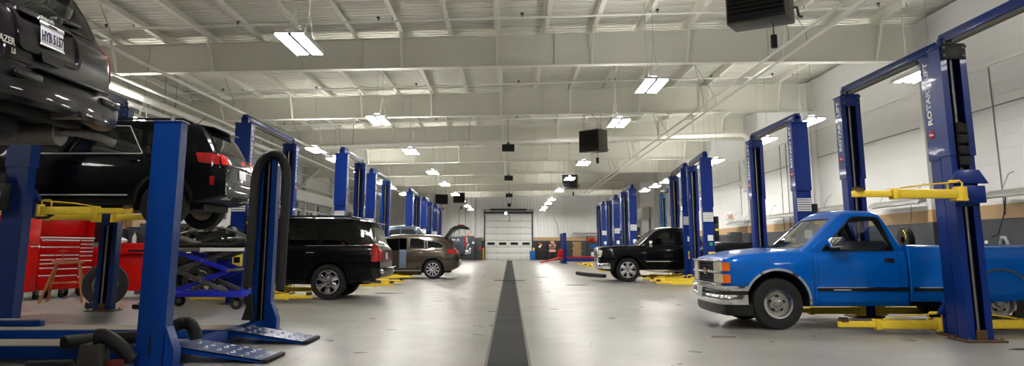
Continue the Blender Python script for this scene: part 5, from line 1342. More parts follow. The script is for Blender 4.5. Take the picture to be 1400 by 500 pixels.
# ---------------------------------------------------------------- tool storage
def tool_chest():
    a = math.atan2(2.0, .45)
    r = thing('tool_chest', 'tall red tool chest with many silver-edged drawers, at the far left', 'tool chest', (-10.98, 17.4, 0), a)
    D = .62                                                           # local: u along the face, v into the room is -y
    m = MB(['tool_red', 'black_plastic']); m.box((1.14, D / 2, .79), (2.28, D, 1.18), bev=.012); m.box((1.14, D / 2, 1.395), (2.30, D + .02, .03), bev=.008); m.build('body', r)
    m = MB(['tool_red']); m.box((1.46, D / 2 + .1, 1.80), (1.68, D - .2, .78), bev=.012); m.box((.635, D / 2 - .05, 1.80), (.03, D - .1, .80), bev=.006); m.box((2.265, D / 2 - .05, 1.80), (.03, D - .1, .80), bev=.006); m.box((1.45, D / 2 - .04, 2.2), (1.68, D - .06, .03), bev=.006); m.build('hutch', r)
    m = MB(['cart_red']); m.box((1.45, .19, 1.74), (1.55, .02, .52), bev=.006); m.build('hutch_panel', r)
    m = MB(['pull_silver']); m.box((1.45, -.012, 1.405), (1.68, .05, .035), bev=.006); m.build('worktop_edge', r)
    m = MB(['cart_red', 'steel']); m.box((.30, D / 2 - .02, 1.05), (.58, D, 1.72), 'cart_red', bev=.012); m.box((.30, -.035, 1.27), (.57, .012, .012), 'steel'); lk = m.build('side_locker', r)
    m = MB(['chrome', 'paper_white']); m.cyl((.30, -.06, 1.19), (.54, -.06, 1.19), .016, m='chrome', seg=10); m.sphere((.54, -.06, 1.19), .032, 'chrome'); m.cyl((.32, -.03, 1.19), (.32, -.06, 1.19), .01, m='chrome', seg=8); m.box((.10, -.038, 1.19), (.16, .01, .07), 'paper_white'); m.build('locker_handle', lk)
    def drawer(u0, u1, z0, z1):
        m = MB(['tool_red']); m.box(((u0 + u1) / 2, -.008, (z0 + z1) / 2), (u1 - u0 - .012, .03, z1 - z0 - .010), bev=.004); d = m.build('drawer', r)
        m = MB(['pull_silver']); m.box(((u0 + u1) / 2, -.032, z1 - .024), (u1 - u0 - .02, .026, .026), bev=.005); m.build('drawer_pull', d)
    for z0, z1 in ((1.22, 1.37), (1.03, 1.21)): drawer(.63, 1.80, z0, z1)
    zs = [1.37, 1.28, 1.19, 1.10, 1.00, .88, .72, .50, .24]
    for b, t_ in zip(zs[1:], zs): drawer(1.82, 2.26, b, t_)
    zs = [1.02, .92, .83, .73, .56, .24]
    for b, t_ in zip(zs[1:], zs): drawer(.63, 1.06, b, t_)
    zs = [1.02, .93, .83, .70, .54, .38, .24]
    for b, t_ in zip(zs[1:], zs): drawer(1.08, 1.80, b, t_)
    for u in (.25, .75, 1.5, 2.1):
        for v in (.1, .52):
            m = MB(['black_rubber', 'dull_steel']); m.cyl((u, v - .02, .075), (u, v + .02, .075), .075, m='black_rubber'); m.box((u, v, .15), (.09, .1, .09), 'dull_steel', bev=.01); m.build('caster', r)
tool_chest()
m = MB(['cabinet_black', 'dull_steel']); m.box((-10.95, 20.4, 1.68), (.45, .1, .75), bev=.02); m.cyl((-10.95, 20.45, 0), (-10.95, 20.45, 1.6), .03, m='dull_steel'); m.box((-10.95, 20.45, .02), (.5, .4, .04), 'dull_steel'); o = m.build('monitor'); tag(o, 'black flat screen on a stand right of the red tool chest', 'screen')
m = MB(['tool_red', 'dull_steel']); m.box((-10.62, 20.0, .62), (.55, .5, 1.14), bev=.012); m.box((-10.62, 19.74, 1.05), (.5, .02, .18), 'tool_red', bev=.006); m.box((-10.62, 19.72, 1.12), (.3, .02, .02), 'dull_steel')
for dx in (-.2, .2):
    for dy in (-.18, .18): m.cyl((-10.62 + dx, 20.0 + dy - .02, .05), (-10.62 + dx, 20.0 + dy + .02, .05), .05, m='dull_steel')
o = m.build('tool_cabinet'); tag(o, 'narrow red cabinet squeezed between the tool chest and the blue post', 'cabinet')
r = thing('tool_cart', 'red steel tool cart behind the spare wheel, white bottle on top', 'cart', (-8.98, 18.9, 0))
m = MB(['cart_red']); m.box((0, 0, 1.255), (.92, .55, .05), bev=.01); m.box((0, 0, 1.20), (.90, .53, .08), bev=.006); m.build('tray', r)
m = MB(['cart_red']); m.box((-.12, .1, .60), (.64, .36, .88), bev=.01); m.build('body', r)
for sx, sy in ((-1, -1), (1, -1), (-1, 1), (1, 1)):
    m = MB(['cart_red']); m.box((sx * .42, sy * .23, .70), (.06, .06, 1.1), bev=.008); m.build('post', r)
    m = MB(['black_rubber', 'dull_steel']); m.cyl((sx * .42 - .02, sy * .23, .07), (sx * .42 + .02, sy * .23, .07), .07, m='black_rubber'); m.box((sx * .42, sy * .23, .14), (.08, .08, .05), 'dull_steel'); m.build('caster', r)
m = MB(['cart_red', 'well_dark']); m.box((.0, -.255, 1.10), (.74, .03, .13), bev=.006); m.box((.08, -.272, 1.10), (.40, .01, .05), 'well_dark'); m.build('drawer', r)
r = thing('spray_bottle', 'white spray bottle standing on the red tool cart', 'bottle', (-9.04, 18.76, 1.281))
m = MB(['white_paint']); m.lathe([(0, 0), (.045, 0), (.05, .02), (.05, .14), (.03, .19), (.018, .21), (.018, .23), (0, .23)], seg=16); m.build('bottle', r)
m = MB(['dull_steel']); m.box((0, -.01, .25), (.03, .08, .035), bev=.008); m.box((0, -.05, .215), (.012, .015, .05), bev=.004); m.build('trigger', r)
m = MB(['white_paint']); t = bmesh.new(); bmesh.ops.create_icosphere(t, subdivisions=3, radius=.1)
for v in t.verts:
    n = 1 + .22 * math.sin(v.co.x * 70 + 1) * math.cos(v.co.y * 60) + .12 * math.sin(v.co.z * 90); v.co = Vector((v.co.x * 1.25 * n, v.co.y * 1.0 * n, max(-.055, v.co.z * .62 * n)))
m.merge(t, None, Matrix.Translation((-9.32, 18.72, 1.337))); o = m.build('shop_rag'); tag(o, 'crumpled white rag left on the red tool cart', 'rag')
m = MB(['dark_grey_paint']); m.prism(rounded([(-.35, 0), (.35, 0), (.42, .36), (-.42, .36)], .04), 'xz', -.18, .18, bev=.02, mx=Matrix.Translation((-8.86, 19.05, 1.285))); m.box((-8.86, 19.05, 1.655), (.88, .40, .03), bev=.01); o = m.build('storage_tote'); tag(o, 'dark grey plastic tote at the back of the red tool cart', 'tote')
m = MB(['dark_grey_paint', 'dull_steel']); m.box((-9.05, 20.6, .9), (1.3, .5, 1.8), bev=.015); m.box((-9.05, 20.34, .9), (.012, .01, 1.7), 'dull_steel')
for s in (-1, 1): m.box((-9.05 + s * .08, 20.33, 1.0), (.03, .03, .16), 'dull_steel', bev=.006)
o = m.build('steel_cabinet'); tag(o, 'dark grey steel cabinet behind the red tool cart', 'cabinet')

# loose wheel leaning on the post, scraps at its foot, folding stand
t, ri = wheel_data(.43, .27, .235, 'five', 'tyre_rubber', 'dull_steel')
r = thing('spare_wheel', 'loose car wheel leaning behind a navy post', 'wheel', (-8.32, 16.2, .425), R(24)); put('tyre', t, r); put('rim', ri, r); r.rotation_euler = (R(-7), 0, R(24))
m = MB(['underbody', 'dull_steel'])
P = [(-8.35, 15.55, .06), (-8.22, 15.6, .07), (-8.12, 15.5, .05), (-8.0, 15.56, .06), (-7.88, 15.5, .05)]
m.tube(smooth_path(P, 6), [.05 + .02 * math.sin(i * 1.7) for i in range(25)], 'underbody', seg=10); m.box((-8.1, 15.58, .055), (.5, .12, .10), 'underbody', bev=.02); o = m.build('axle_shaft'); tag(o, 'greasy grey axle shaft lying at the foot of the navy post', 'car part')
m = MB(['black_plastic']); m.box((-7.2, 15.5, .05), (.34, .2, .10), bev=.03); m.tube([(-7.3, 15.5, .08), (-7.15, 15.5, .13), (-7.05, 15.5, .24)], .03, seg=8); o = m.build('scrap_part'); tag(o, 'small black car part on the floor left of the near short blue post', 'car part')
r = thing('folding_stand', 'rusty orange folding stand in front of the red tool chest', 'stand', (-9.75, 17.3, 0), R(15))
m = MB(['wood_orange']); m.box((0, 0, .86), (.62, .07, .06), bev=.006); m.build('top_bar', r)
for sx in (-.22, .22):
    for sy in (-1, 1):
        m = MB(['wood_orange']); m.bar((sx, sy * .01, .84), (sx * 1.9, sy * .30, .0), .045, .03); m.build('leg', r)
m = MB(['wood_orange']); m.bar((-.34, 0, .42), (.34, 0, .42), .03, .03); m.bar((-.34, .15, .42), (-.34, -.15, .42), .03, .03); m.bar((.34, .15, .42), (.34, -.15, .42), .03, .03); m.build('brace', r)
m = MB(['wood_orange']); m.cyl((-.12, 0, .88), (-.12, 0, 1.12), .012, seg=8); m.bar((-.2, 0, 1.1), (-.04, 0, 1.1), .02, .02); m.build('upright', r)

# blue scissor table carrying a drivetrain
def scissor_table():
    r = thing('scissor_lift_table', 'bright blue scissor lift table on casters', 'lift table', (-6.02, 15.72, 0))
    m = MB(['scissor_blue'])
    for y in (-.40, .40): m.box((0, y, .285), (1.62, .09, .10), bev=.008)
    for x in (-.78, .0, .78): m.box((x, 0, .285), (.09, .84, .10), bev=.008)
    m.build('base_frame', r)
    for x in (-.72, .72):
        for y in (-.40, .40):
            m = MB(['black_rubber', 'dull_steel']); m.cyl((x, y - .025, .115), (x, y + .025, .115), .115, m='black_rubber', seg=20); m.cyl((x, y - .03, .115), (x, y + .03, .115), .05, m='dull_steel'); m.bar((x, y, .115), (x + .04, y, .24), .05, .09, 'dull_steel'); m.build('caster', r)
    for y in (-.36, .36):
        for i, (z0, z1) in enumerate(((.34, .74), (.74, 1.10))):
            for q in (-1, 1):
                m = MB(['scissor_blue', 'dull_steel']); yo = y + q * .028
                m.bar((-.52 * q, yo, z0), (.52 * q, yo, z1), .035, .085, 'scissor_blue' if (q > 0) == (i == 0) else 'dull_steel', bev=.005); m.build('scissor_arm', r)
    for z in (.54, .74, .92):
        for x in ((0,) if z != .74 else (-.52, .52)):
            m = MB(['steel']); m.cyl((x, -.43, z), (x, .43, z), .028, m='steel', seg=12); m.build('pivot_pin', r)
    m = MB(['dull_steel', 'scissor_blue', 'steel']); m.box((0, 0, 1.13), (1.62, .86, .04), 'dull_steel', bev=.006)
    for y in (-.43, .43): m.box((0, y, 1.135), (1.66, .04, .07), 'dull_steel', bev=.006)
    m.box((.40, -.457, 1.14), (.86, .014, .065), 'white_paint'); m.build('platform', r)
    m = MB(['pipe_white', 'wood_orange']); m.tube([(-.86, -.30, .30), (-.88, -.30, .8), (-.86, -.30, 1.08), (-.80, -.30, 1.13)], .022, 'pipe_white'); m.tube([(-.86, .30, .30), (-.88, .30, .8), (-.86, .30, 1.08), (-.80, .30, 1.13)], .022, 'pipe_white'); m.box((-.885, -.30, .98), (.05, .05, .13), 'wood_orange', bev=.01); m.build('push_handle', r)
    m = MB(['dull_steel']); m.cyl((-.3, 0, .36), (.22, 0, .66), .045); m.cyl((.22, 0, .66), (.36, 0, .74), .025); m.build('ram', r)
scissor_table()
r = thing('drivetrain', 'greasy engine cradle and gearbox lying on the blue scissor table', 'car part', (-6.02, 15.72, 1.171))
random.seed(3)
m = MB(['underbody', 'dull_steel', 'steel', 'black_plastic']); m.box((0.1, 0, .17), (.62, .5, .30), 'underbody', bev=.05, seg=3); m.cyl((-.25, 0, .17), (.05, 0, .19), .17, .14, m='dull_steel', seg=20); m.cyl((.40, 0, .18), (.72, 0, .18), .10, .07, m='dull_steel', seg=16); m.build('gearbox', r)
m = MB(['underbody', 'dull_steel']); 
for y in (-.34, .34): m.tube(smooth_path([(-.8, y, .12), (-.5, y * 1.05, .05), (0, y, .06), (.5, y * 1.05, .05), (.8, y, .14)], 6), .045, 'underbody', seg=10)
m.tube(smooth_path([(-.62, -.36, .06), (-.65, 0, .10), (-.62, .36, .06)], 6), .04, 'underbody', seg=10); m.tube(smooth_path([(.62, -.36, .06), (.65, 0, .10), (.62, .36, .06)], 6), .04, 'underbody', seg=10); m.build('cradle', r)
m = MB(['dull_steel']); m.tube(smooth_path([(-.78, -.30, .16), (-.4, -.34, .30), (.1, -.30, .40), (.5, -.28, .34), (.82, -.33, .22)], 6), .024, 'dull_steel'); m.build('sway_bar', r)
m = MB(['black_plastic']); m.tube(smooth_path([(-.55, -.1, .2), (-.35, -.25, .42), (0, -.2, .46), (.3, -.22, .36), (.6, .05, .3)], 6), .028, 'black_plastic'); m.build('rubber_line', r)
for i, (x, y, z, rr) in enumerate(((-.62, -.2, .22, .09), (.0, -.24, .38, .07), (.42, -.2, .32, .08), (-.3, -.2, .36, .06))):
    m = MB(['steel', 'underbody']); m.cyl((x, y - .08, z), (x, y + .1, z), rr, m='steel' if i % 2 else 'underbody', seg=14); m.cyl((x, y - .1, z), (x, y - .08, z), rr * .6, m='steel', seg=12); m.build('pulley', r)

for i in range(16):
    x = -.72 + (i * .37) % 1.45; y = -.34 + (i * .23) % .55; z = .10 + (i * .11) % .26; rr = .03 + (i * .017) % .05
    a = i * 1.3; d = Vector((math.cos(a), math.sin(a) * .6, .35 * math.sin(i * 2.1))).normalized() * (.09 + .05 * (i % 3))
    b = MB(['steel' if i % 3 == 0 else 'underbody' if i % 3 == 1 else 'dull_steel']); c0 = Vector((x, y, z)); b.cyl(c0 - d, c0 + d, rr, rr * .8, seg=12); b.cyl(c0 + d, c0 + d * 1.25, rr * 1.35, seg=12); b.build('bracket', r)
# ---------------------------------------------------------------- overhead services
def pipe(pts, rad, label, m='pipe_white', cat='pipe', name='pipe', group=None, seg=8):
    b = MB([m]); b.tube(pts, rad, m, seg=seg); return tag(b.build(name), label, cat, group)
pipe([(6.15, -5.5, 5.62), (6.15, 64, 5.62)], .032, 'white overhead pipe running along the building, left one of the pair at right')
pipe([(6.55, -5.5, 5.62), (6.55, 66, 5.62)], .032, 'white overhead pipe running along the building, right one of the pair at right')
pipe([(-8.78, -5.5, 5.52), (-8.78, 64, 5.52)], .045, 'white overhead pipe running along the building, inner one over the left bays')
pipe([(-10.1, -5.5, 5.52), (-10.1, 64, 5.52)], .04, 'white overhead pipe running along the building, outer one over the left bays')
pipe([(-10.62, -5.5, 5.42), (-10.62, 37, 5.42)], .10, 'fat white duct pipe over the far left bays, outer of the thick pair', seg=14)
pipe([(-10.98, -5.5, 5.26), (-10.98, 37, 5.26)], .08, 'white duct pipe over the far left bays beside the fat one', seg=12)
pipe([(11.03, -5.5, 5.32), (11.03, 50, 5.32)], .035, 'white pipe along the upper right wall')
pipe([(-8.4, 34.0, 5.53), (9.9, 34.0, 6.15), (10.4, 34.0, 6.15), (10.62, 34.0, 6.0), (10.62, 34.0, 5.2)], .11, 'fat white pipe crossing the building between two rafters', seg=14)
for o_, hang in ((COL.objects['pipe.007'], [(x, 34.0) for x in (-7.0, -1.8, 3.3, 8.2)]), (COL.objects['pipe.004'], [(-10.62, y) for y in (4, 14, 24, 34)]), (COL.objects['pipe.005'], [(-10.98, y) for y in (4, 14, 24, 34)])):
    for hx, hy in hang:
        zz = 5.42 if hx < -10.7 else 5.5 if hx < -9 else 5.46 + (hx + 8.4) * .034
        b = MB(['wire_grey']); b.cyl((hx, hy, zz - .1), (hx, hy, ztop(hx) + .30), .012, seg=6); b.build('pipe_hanger', o_)
for nm, hx, zz in (('pipe', 6.15, 5.62), ('pipe.001', 6.55, 5.62), ('pipe.002', -8.78, 5.52), ('pipe.003', -10.1, 5.52)):
    px_ = min(PURL, key=lambda q: abs(q - hx))
    for hy in (8.0, 16.4, 24.0, 31.6, 39.2, 46.9, 54.5):
        b = MB(['wire_white']); b.tube([(hx, hy, zz + .02), (hx, hy, zz + .25), (px_, hy, ztop(px_) + .03)], .010, seg=6); b.build('pipe_hanger', COL.objects[nm])
sp_y = [10.4, 18.0, 25.7, 33.0, 40.9, 48.5, 56.1, 63.7]
for i, y in enumerate(sp_y):
    r = thing('sprinkler_pipe', f'thin white sprinkler pipe across the roof, {ORD[i]} from the camera', 'pipe', (0, y, 0))
    b = MB(['pipe_white']); b.tube([(-12.6, 0, ztop(-12.6) - .10), (9.0, 0, ztop(9.0) - .10)], .026, 'pipe_white', seg=8); b.build('line', r)
    for x in (-9.8, -6.6, -3.2, .3, 3.6, 6.9, 9.0):
        b = MB(['black_plastic', 'dull_steel']); z = ztop(x) - .10; b.cyl((x, 0, z - .02), (x, 0, z + .09), .02, m='dull_steel', seg=8); b.cyl((x, 0, z + .09), (x, 0, z + .12), .05, .035, m='black_plastic', seg=10); b.build('sprinkler_head', r)
        b = MB(['wire_grey']); xh = min(PURL, key=lambda q: abs(q - x - .4)); b.cyl((xh, 0, ztop(xh) - .09), (xh, 0, ztop(xh) + .03), .012, m='wire_grey', seg=6); b.build('pipe_hanger', r)
# conduits on the right wall
for i, (y, z0, z1, lab) in enumerate(((17.3, 1.9, 5.27, 'beside the nearest wall light'), (25.6, 1.9, 5.27, 'behind the second lift post'), (30.6, 1.2, 5.27, 'left of the empty lift'), (31.3, 1.2, 5.27, 'right one of the two'), (36.9, 2.7, 5.27, 'above the small fan'))):
    pipe([(11.056, y, z0), (11.056, y, z1)], .014, f'thin grey vertical conduit on the right wall {lab}', 'wire_grey', 'conduit', 'conduit')
pipe([(11.055, 10, 4.35), (11.055, 50, 4.35)], .014, 'thin dark air line along the right wall', 'wire_grey', 'conduit', 'conduit')
for i, (x, y, z, w, h, d) in enumerate(((-13.2, 36, 3.6, .1, 3.0, .1), (-13.2, 44, 3.6, .1, 3.0, .1), (-13.2, 52, 3.6, .1, 3.0, .1))):
    pass
# unit heaters
def heater(loc, rz, w, h, d, label):
    r = thing('unit_heater', label, 'heater', loc, rz)
    b = MB(['heater_grey']); b.box((0, 0, h / 2), (w, d, h), bev=.02); b.build('casing', r)
    b = MB(['heater_black']); b.box((0, -d / 2 - .004, h / 2), (w - .06, .02, h - .06), bev=.004); f = b.build('front_grille', r)
    n = 9
    for k in range(n):
        b = MB(['heater_black']); b.box((0, -d / 2 - .03, .06 + (k + .5) * (h - .12) / n), (w - .1, .07, .008), rot=('X', R(-32))); b.build('louver', f)
    for s in (-1, 1):
        b = MB(['wire_grey']); b.cyl((s * w * .4, 0, h), (s * w * .4, 0, ztop(loc[0]) - loc[2] + .1), .008, seg=6); b.build('hanger_rod', r)
    b = MB(['cable_black', 'black_plastic']); b.cyl((w * .2, 0, -.22), (w * .2, 0, 0), .008, seg=6); b.cyl((w * .2, 0, -.44), (w * .2, 0, -.22), .055, m='black_plastic', seg=12); b.build('drop_cord', r)
    b = MB(['dull_steel']); b.tube([(w / 2 - .02, d * .2, h * .3), (w / 2 + .08, d * .2, h * .3), (w / 2 + .1, d * .2, h * .1), (w / 2 + .16, d * .2, h * .06)], .025); b.build('gas_valve', r)
heater((4.32, 12.75, 4.95), R(-33), 1.02, .80, .55, 'big black louvered heater hanging at the top right, nearest the camera')
heater((3.24, 29.6, 4.80), R(-44), .98, .86, .55, 'black louvered heater hanging over the right side, second nearest')
heater((3.78, 48.2, 4.80), R(-10), .95, .85, .55, 'black louvered heater behind the lights at right, third from the camera')
heater((-5.2, 58.0, 4.35), R(20), 1.0, .75, .55, 'black heater hanging at the far left, left of the pair')
heater((-3.7, 56.2, 4.35), R(5), .85, .75, .55, 'black heater hanging at the far left behind a light')
for i, (y, z) in enumerate(((33.2, 5.28), (47.9, 5.28), (64.2, 5.28))):
    r = thing('ceiling_speaker', f'black box hanging in the middle of the ceiling, {ORD[i]} of three', 'speaker', (-.07, y, z), 0)
    b = MB(['heater_black', 'black_plastic']); b.box((0, 0, .15), (.54, .3, .30), bev=.015); b.cyl((0, -.16, .15), (0, -.148, .15), .1, m='black_plastic'); b.build('cabinet', r)
    b = MB(['dull_steel']); b.prism([(-.1, .30), (.1, .30), (.03, .42), (-.03, .42)], 'xz', -.02, .02, 'dull_steel'); b.cyl((0, 0, .4), (0, 0, ztop(0) - z + .05), .012, seg=8); b.build('hanger', r)
r = thing('door_operator', 'dark round motor hanging below the last black box, above the overhead door', 'motor', (-.05, 70, 4.95))
b = MB(['heater_black']); b.cyl((0, -.15, 0), (0, .15, 0), .17, m='heater_black', seg=20); b.build('drum', r)
b = MB(['dull_steel'])
b.tube([(-.15, 0, .08), (-.3, 0, .9), (-.3, 0, 1.9), (.3, 0, 1.9), (.3, 0, .9), (.15, 0, .08)], .02); b.build('hanger', r)

# ---------------------------------------------------------------- right wall
def bench_light(y0, y1, z, label, x=10.72):
    r = thing('wall_light', label, 'wall light', (x, (y0 + y1) / 2, z)); L = abs(y1 - y0)
    b = MB(['wire_grey', 'fixture_white']); b.prism([(-.17, -.06), (.15, -.02), (.15, .07), (.05, .10), (-.12, .02)], 'xz', -L / 2, L / 2, 'wire_grey', bev=.006); b.build('hood', r)
    b = MB(['fixture_white'])
    b.cyl((-.08, -L / 2 + .08, -.06), (-.08, L / 2 - .08, -.06), .02, m='fixture_white', seg=8); b.build('tube', r)
    for s in (-1, 1):
        b = MB(['wire_grey']); b.tube([(.0, s * L * .35, .08), (.2, s * L * .35, .45), (.33, s * L * .35, .5)], .008, seg=5); b.build('bracket', r)
bench_light(14.0, 17.3, 2.32, 'slim grey wall light over the bench at the right edge')
bench_light(20.0, 22.8, 2.37, 'slim grey wall light above the cargo bed of the bright blue pickup')
bench_light(24.3, 26.8, 2.45, 'slim grey wall light above the cab roof of the bright blue pickup')
bench_light(28.6, 32.6, 2.40, 'long slim grey wall light seen over the hood of the blue pickup')
bench_light(35.0, 38.0, 2.30, 'slim grey wall light below the white wall box')
def bench(y0, y1, label):
    r = thing('workbench', label, 'workbench', (10.55, (y0 + y1) / 2, 0)); L = y1 - y0
    b = MB(['dull_steel']); b.box((0, 0, .93), (.82, L, .05), bev=.008); b.build('bench_top', r)
    for sy in (-1, 1):
        for sx in (-1, 1):
            b = MB(['dark_grey_paint']); b.box((sx * .35, sy * (L / 2 - .12), .455), (.07, .07, .90)); b.build('leg', r)
    b = MB(['dark_grey_paint']); b.box((0, 0, .25), (.72, L - .1, .03)); b.build('shelf', r)
bench(16.0, 19.2, 'grey steel workbench on the right wall behind the pickup bed'); bench(20.0, 23.2, 'grey steel workbench on the right wall behind the pickup cab'); bench(34.0, 38.0, 'grey steel workbench on the right wall near the black pickup')
r = thing('hose_reel', 'round black hose reel standing on the bench behind the blue cargo bed', 'hose reel', (10.35, 20.35, .956))
b = MB(['black_plastic', 'cable_black']); b.lathe([(.10, -.09), (.30, -.09), (.31, -.08), (.30, -.06), (.17, -.055), (.17, .055), (.30, .06), (.31, .08), (.30, .09), (.10, .09)], (0, 0, .42), 'x', 32, 'black_plastic', close=True); b.build('spool', r)
b = MB(['cable_black']); 
b.tube([(-.045 + .09 * k / 90, .215 * math.cos(k * .42), .42 + .215 * math.sin(k * .42)) for k in range(91)], .025, 'cable_black', seg=6); b.build('wound_hose', r)
b = MB(['lift_yellow']); b.tube([(-.11, -.20, .44), (-.12, -.24, .5), (-.12, -.20, .60), (-.11, -.10, .66)], .014, 'lift_yellow'); b.build('hose_end', r)
b = MB(['dull_steel']); b.prism([(-.2, 0), (.2, 0), (.2, .03), (.03, .45), (-.03, .45), (-.2, .03)], 'xz', -.13, -.10, 'dull_steel', mx=Matrix.Rotation(PI / 2, 4, 'Z')); b.box((0, 0, .012), (.4, .42, .024), 'dull_steel'); b.build('stand', r)
r = thing('bench_vise', 'dark bench vise on the bench right of the hose reel', 'vise', (10.38, 18.75, .956))
b = MB(['underbody', 'dull_steel']); b.box((0, 0, .05), (.2, .3, .1), bev=.015); b.box((0, .06, .17), (.16, .1, .18), bev=.015); b.build('base', r)
b = MB(['dull_steel']); b.box((0, -.10, .2), (.16, .07, .14), bev=.012); b.cyl((0, -.32, .16), (0, -.1, .16), .02, m='dull_steel'); b.cyl((-.12, -.32, .16), (.12, -.32, .16), .01, m='dull_steel', seg=8); b.build('jaw', r)
m = MB(['tool_red', 'black_plastic']); m.box((10.4, 17.9, 1.07), (.22, .42, .22), bev=.015); m.tube([(10.4, 17.78, 1.18), (10.4, 17.8, 1.24), (10.4, 18.0, 1.24), (10.4, 18.02, 1.18)], .012, 'black_plastic'); o = m.build('toolbox'); tag(o, 'small red hand toolbox on the bench behind the cargo bed', 'toolbox')
r = thing('spray_can', 'small aerosol can with white cap on the bench at the right edge', 'can', (10.3, 16.85, .956))
b = MB(['black_plastic']); b.cyl((0, 0, 0), (0, 0, .30), .04, m='black_plastic'); b.build('can', r); b = MB(['white_paint']); b.cyl((0, 0, .30), (0, 0, .37), .032, m='white_paint'); b.build('spray_cap', r)
pipe([(10.9, 16.95, 2.3), (10.8, 16.93, 1.9), (10.6, 16.9, 1.45), (10.45, 16.9, 1.4)], .012, 'black cord hanging from the nearest wall light to the bench', 'cable_black', 'cord', 'power_cord')
pipe([(10.85, 20.9, 2.3), (10.7, 20.7, 1.9), (10.55, 20.5, 1.7)], .008, 'thin black cord hanging above the hose reel', 'cable_black', 'cord', 'power_cord')
r = thing('waste_drum', 'grey steel pipe fitting at the right edge on the bench', 'fitting', (10.35, 16.3, .956))
b = MB(['steel']); b.tube([(0, .12, 0), (0, .12, .3), (0, .06, .42), (0, -.06, .42), (0, -.12, .3), (0, -.12, .05)], .05, 'steel', seg=12); b.build('bend', r)
r = thing('wall_box', 'white control box high on the right wall between two lifts', 'control box', (10.86, 35.2, 3.68))
b = MB(['fixture_white']); b.box((0, 0, .40), (.36, .42, .80), bev=.03); b.build('casing', r)
b = MB(['fixture_white']); b.cyl((-.1, .2, .35), (-.1, .36, .35), .2, m='fixture_white', seg=20); b.build('blower', r)
b = MB(['wire_grey']); b.cyl((0, 0, -1.3), (0, 0, 0), .02, m='wire_grey', seg=8); b.build('drop_pipe', r)
b = MB(['wire_grey']); b.tube([(0, 0, .8), (0, .3, 1.4), (.1, .3, 1.7)], .03); b.build('conduit_arm', r)
r = thing('wall_fan', 'small round white fan with pale orange hub on the right wall', 'fan', (10.62, 37.3, 2.62))
b = MB(['fixture_white']); b.lathe([(.22, -.03), (.24, 0), (.22, .03)], (0, 0, 0), 'y', 24, 'fixture_white', close=True); b.cyl((0, 0, 0), (.42, .1, 0), .02); b.build('guard', r)
b = MB(['fixture_white'])
for k in range(5): b.prism([(.03, -.03), (.19, -.07), (.20, .05), (.03, .04)], 'xz', -.012, .0, 'fixture_white', mx=Matrix.Rotation(k * 2 * PI / 5, 4, 'Y'))
b.build('blades', r)
b = MB(['poster_orange']); b.cyl((0, -.05, 0), (0, .03, 0), .11, m='poster_orange'); b.build('hub', r)
m = MB(['dark_grey_paint', 'black_plastic']); m.box((10.45, 36.2, 1.42), (.5, .7, .92), bev=.02); m.box((10.19, 36.2, 1.5), (.02, .56, .5), 'black_plastic'); o = m.build('parts_washer'); tag(o, 'dark cabinet standing on the bench below the small fan', 'cabinet')
m = MB(['white_paint', 'plate_ink']); m.box((11.06, 30.4, 1.55), (.02, .3, .5), 'plate_ink'); m.box((11.048, 30.4, 1.62), (.008, .2, .12), 'white_paint'); m.box((11.048, 30.4, 1.45), (.008, .22, .16), 'white_paint'); o = m.build('notice_board'); tag(o, 'small dark notice with white panels on the grey wall band over the blue hood', 'notice')
r = thing('shutter_box', 'white roll-up shutter case high at the far right wall', 'shutter', (10.7, 62.5, 3.4))
b = MB(['fixture_white']); b.box((0, 0, .45), (.6, 3.4, .9), bev=.05); b.build('case', r)
b = MB(['door_white']); b.box((.22, 0, -1.7), (.05, 3.1, 3.4)); b.build('curtain', r)
# yellowish worn patch on the floor in front of the pickup
m = MB(['brown_mud']); m.prism(rounded([(-.17, -.10), (.15, -.12), (.19, .05), (.05, .12), (-.14, .10)], .05), 'xy', .001, .003, 'brown_mud', mx=Matrix.Translation((2.86, 10.7, 0))); o = m.build('floor_marking'); o['kind'] = 'structure'
for i, (x, y, s) in enumerate(((-3.9, 25.6, .45), (2.1, 25.0, .35), (-3.2, 20.6, .4), (1.3, 31.5, .35), (6.0, 9.4, .12))):
    m = MB(['well_dark']); m.prism([(s * (1 + .25 * math.sin(3 * a + i)) * math.cos(a), s * .5 * (1 + .25 * math.cos(2 * a + i)) * math.sin(a)) for a in [2 * PI * k / 18 for k in range(18)]], 'xy', .001, .003, 'well_dark', mx=Matrix.Translation((x, y, 0))); o = m.build('floor_marking'); o['kind'] = 'structure'
m = MB(['black_rubber']); m.tube(smooth_path([(2.95, 34.4, .075), (3.2, 33.0, .07), (3.55, 31.8, .07), (3.75, 31.0, .07)], 8), .075, 'black_rubber', seg=12, ridged=.03); o = m.build('exhaust_hose', angle=60); tag(o, 'black hose lying on the floor left of the black pickup', 'hose')
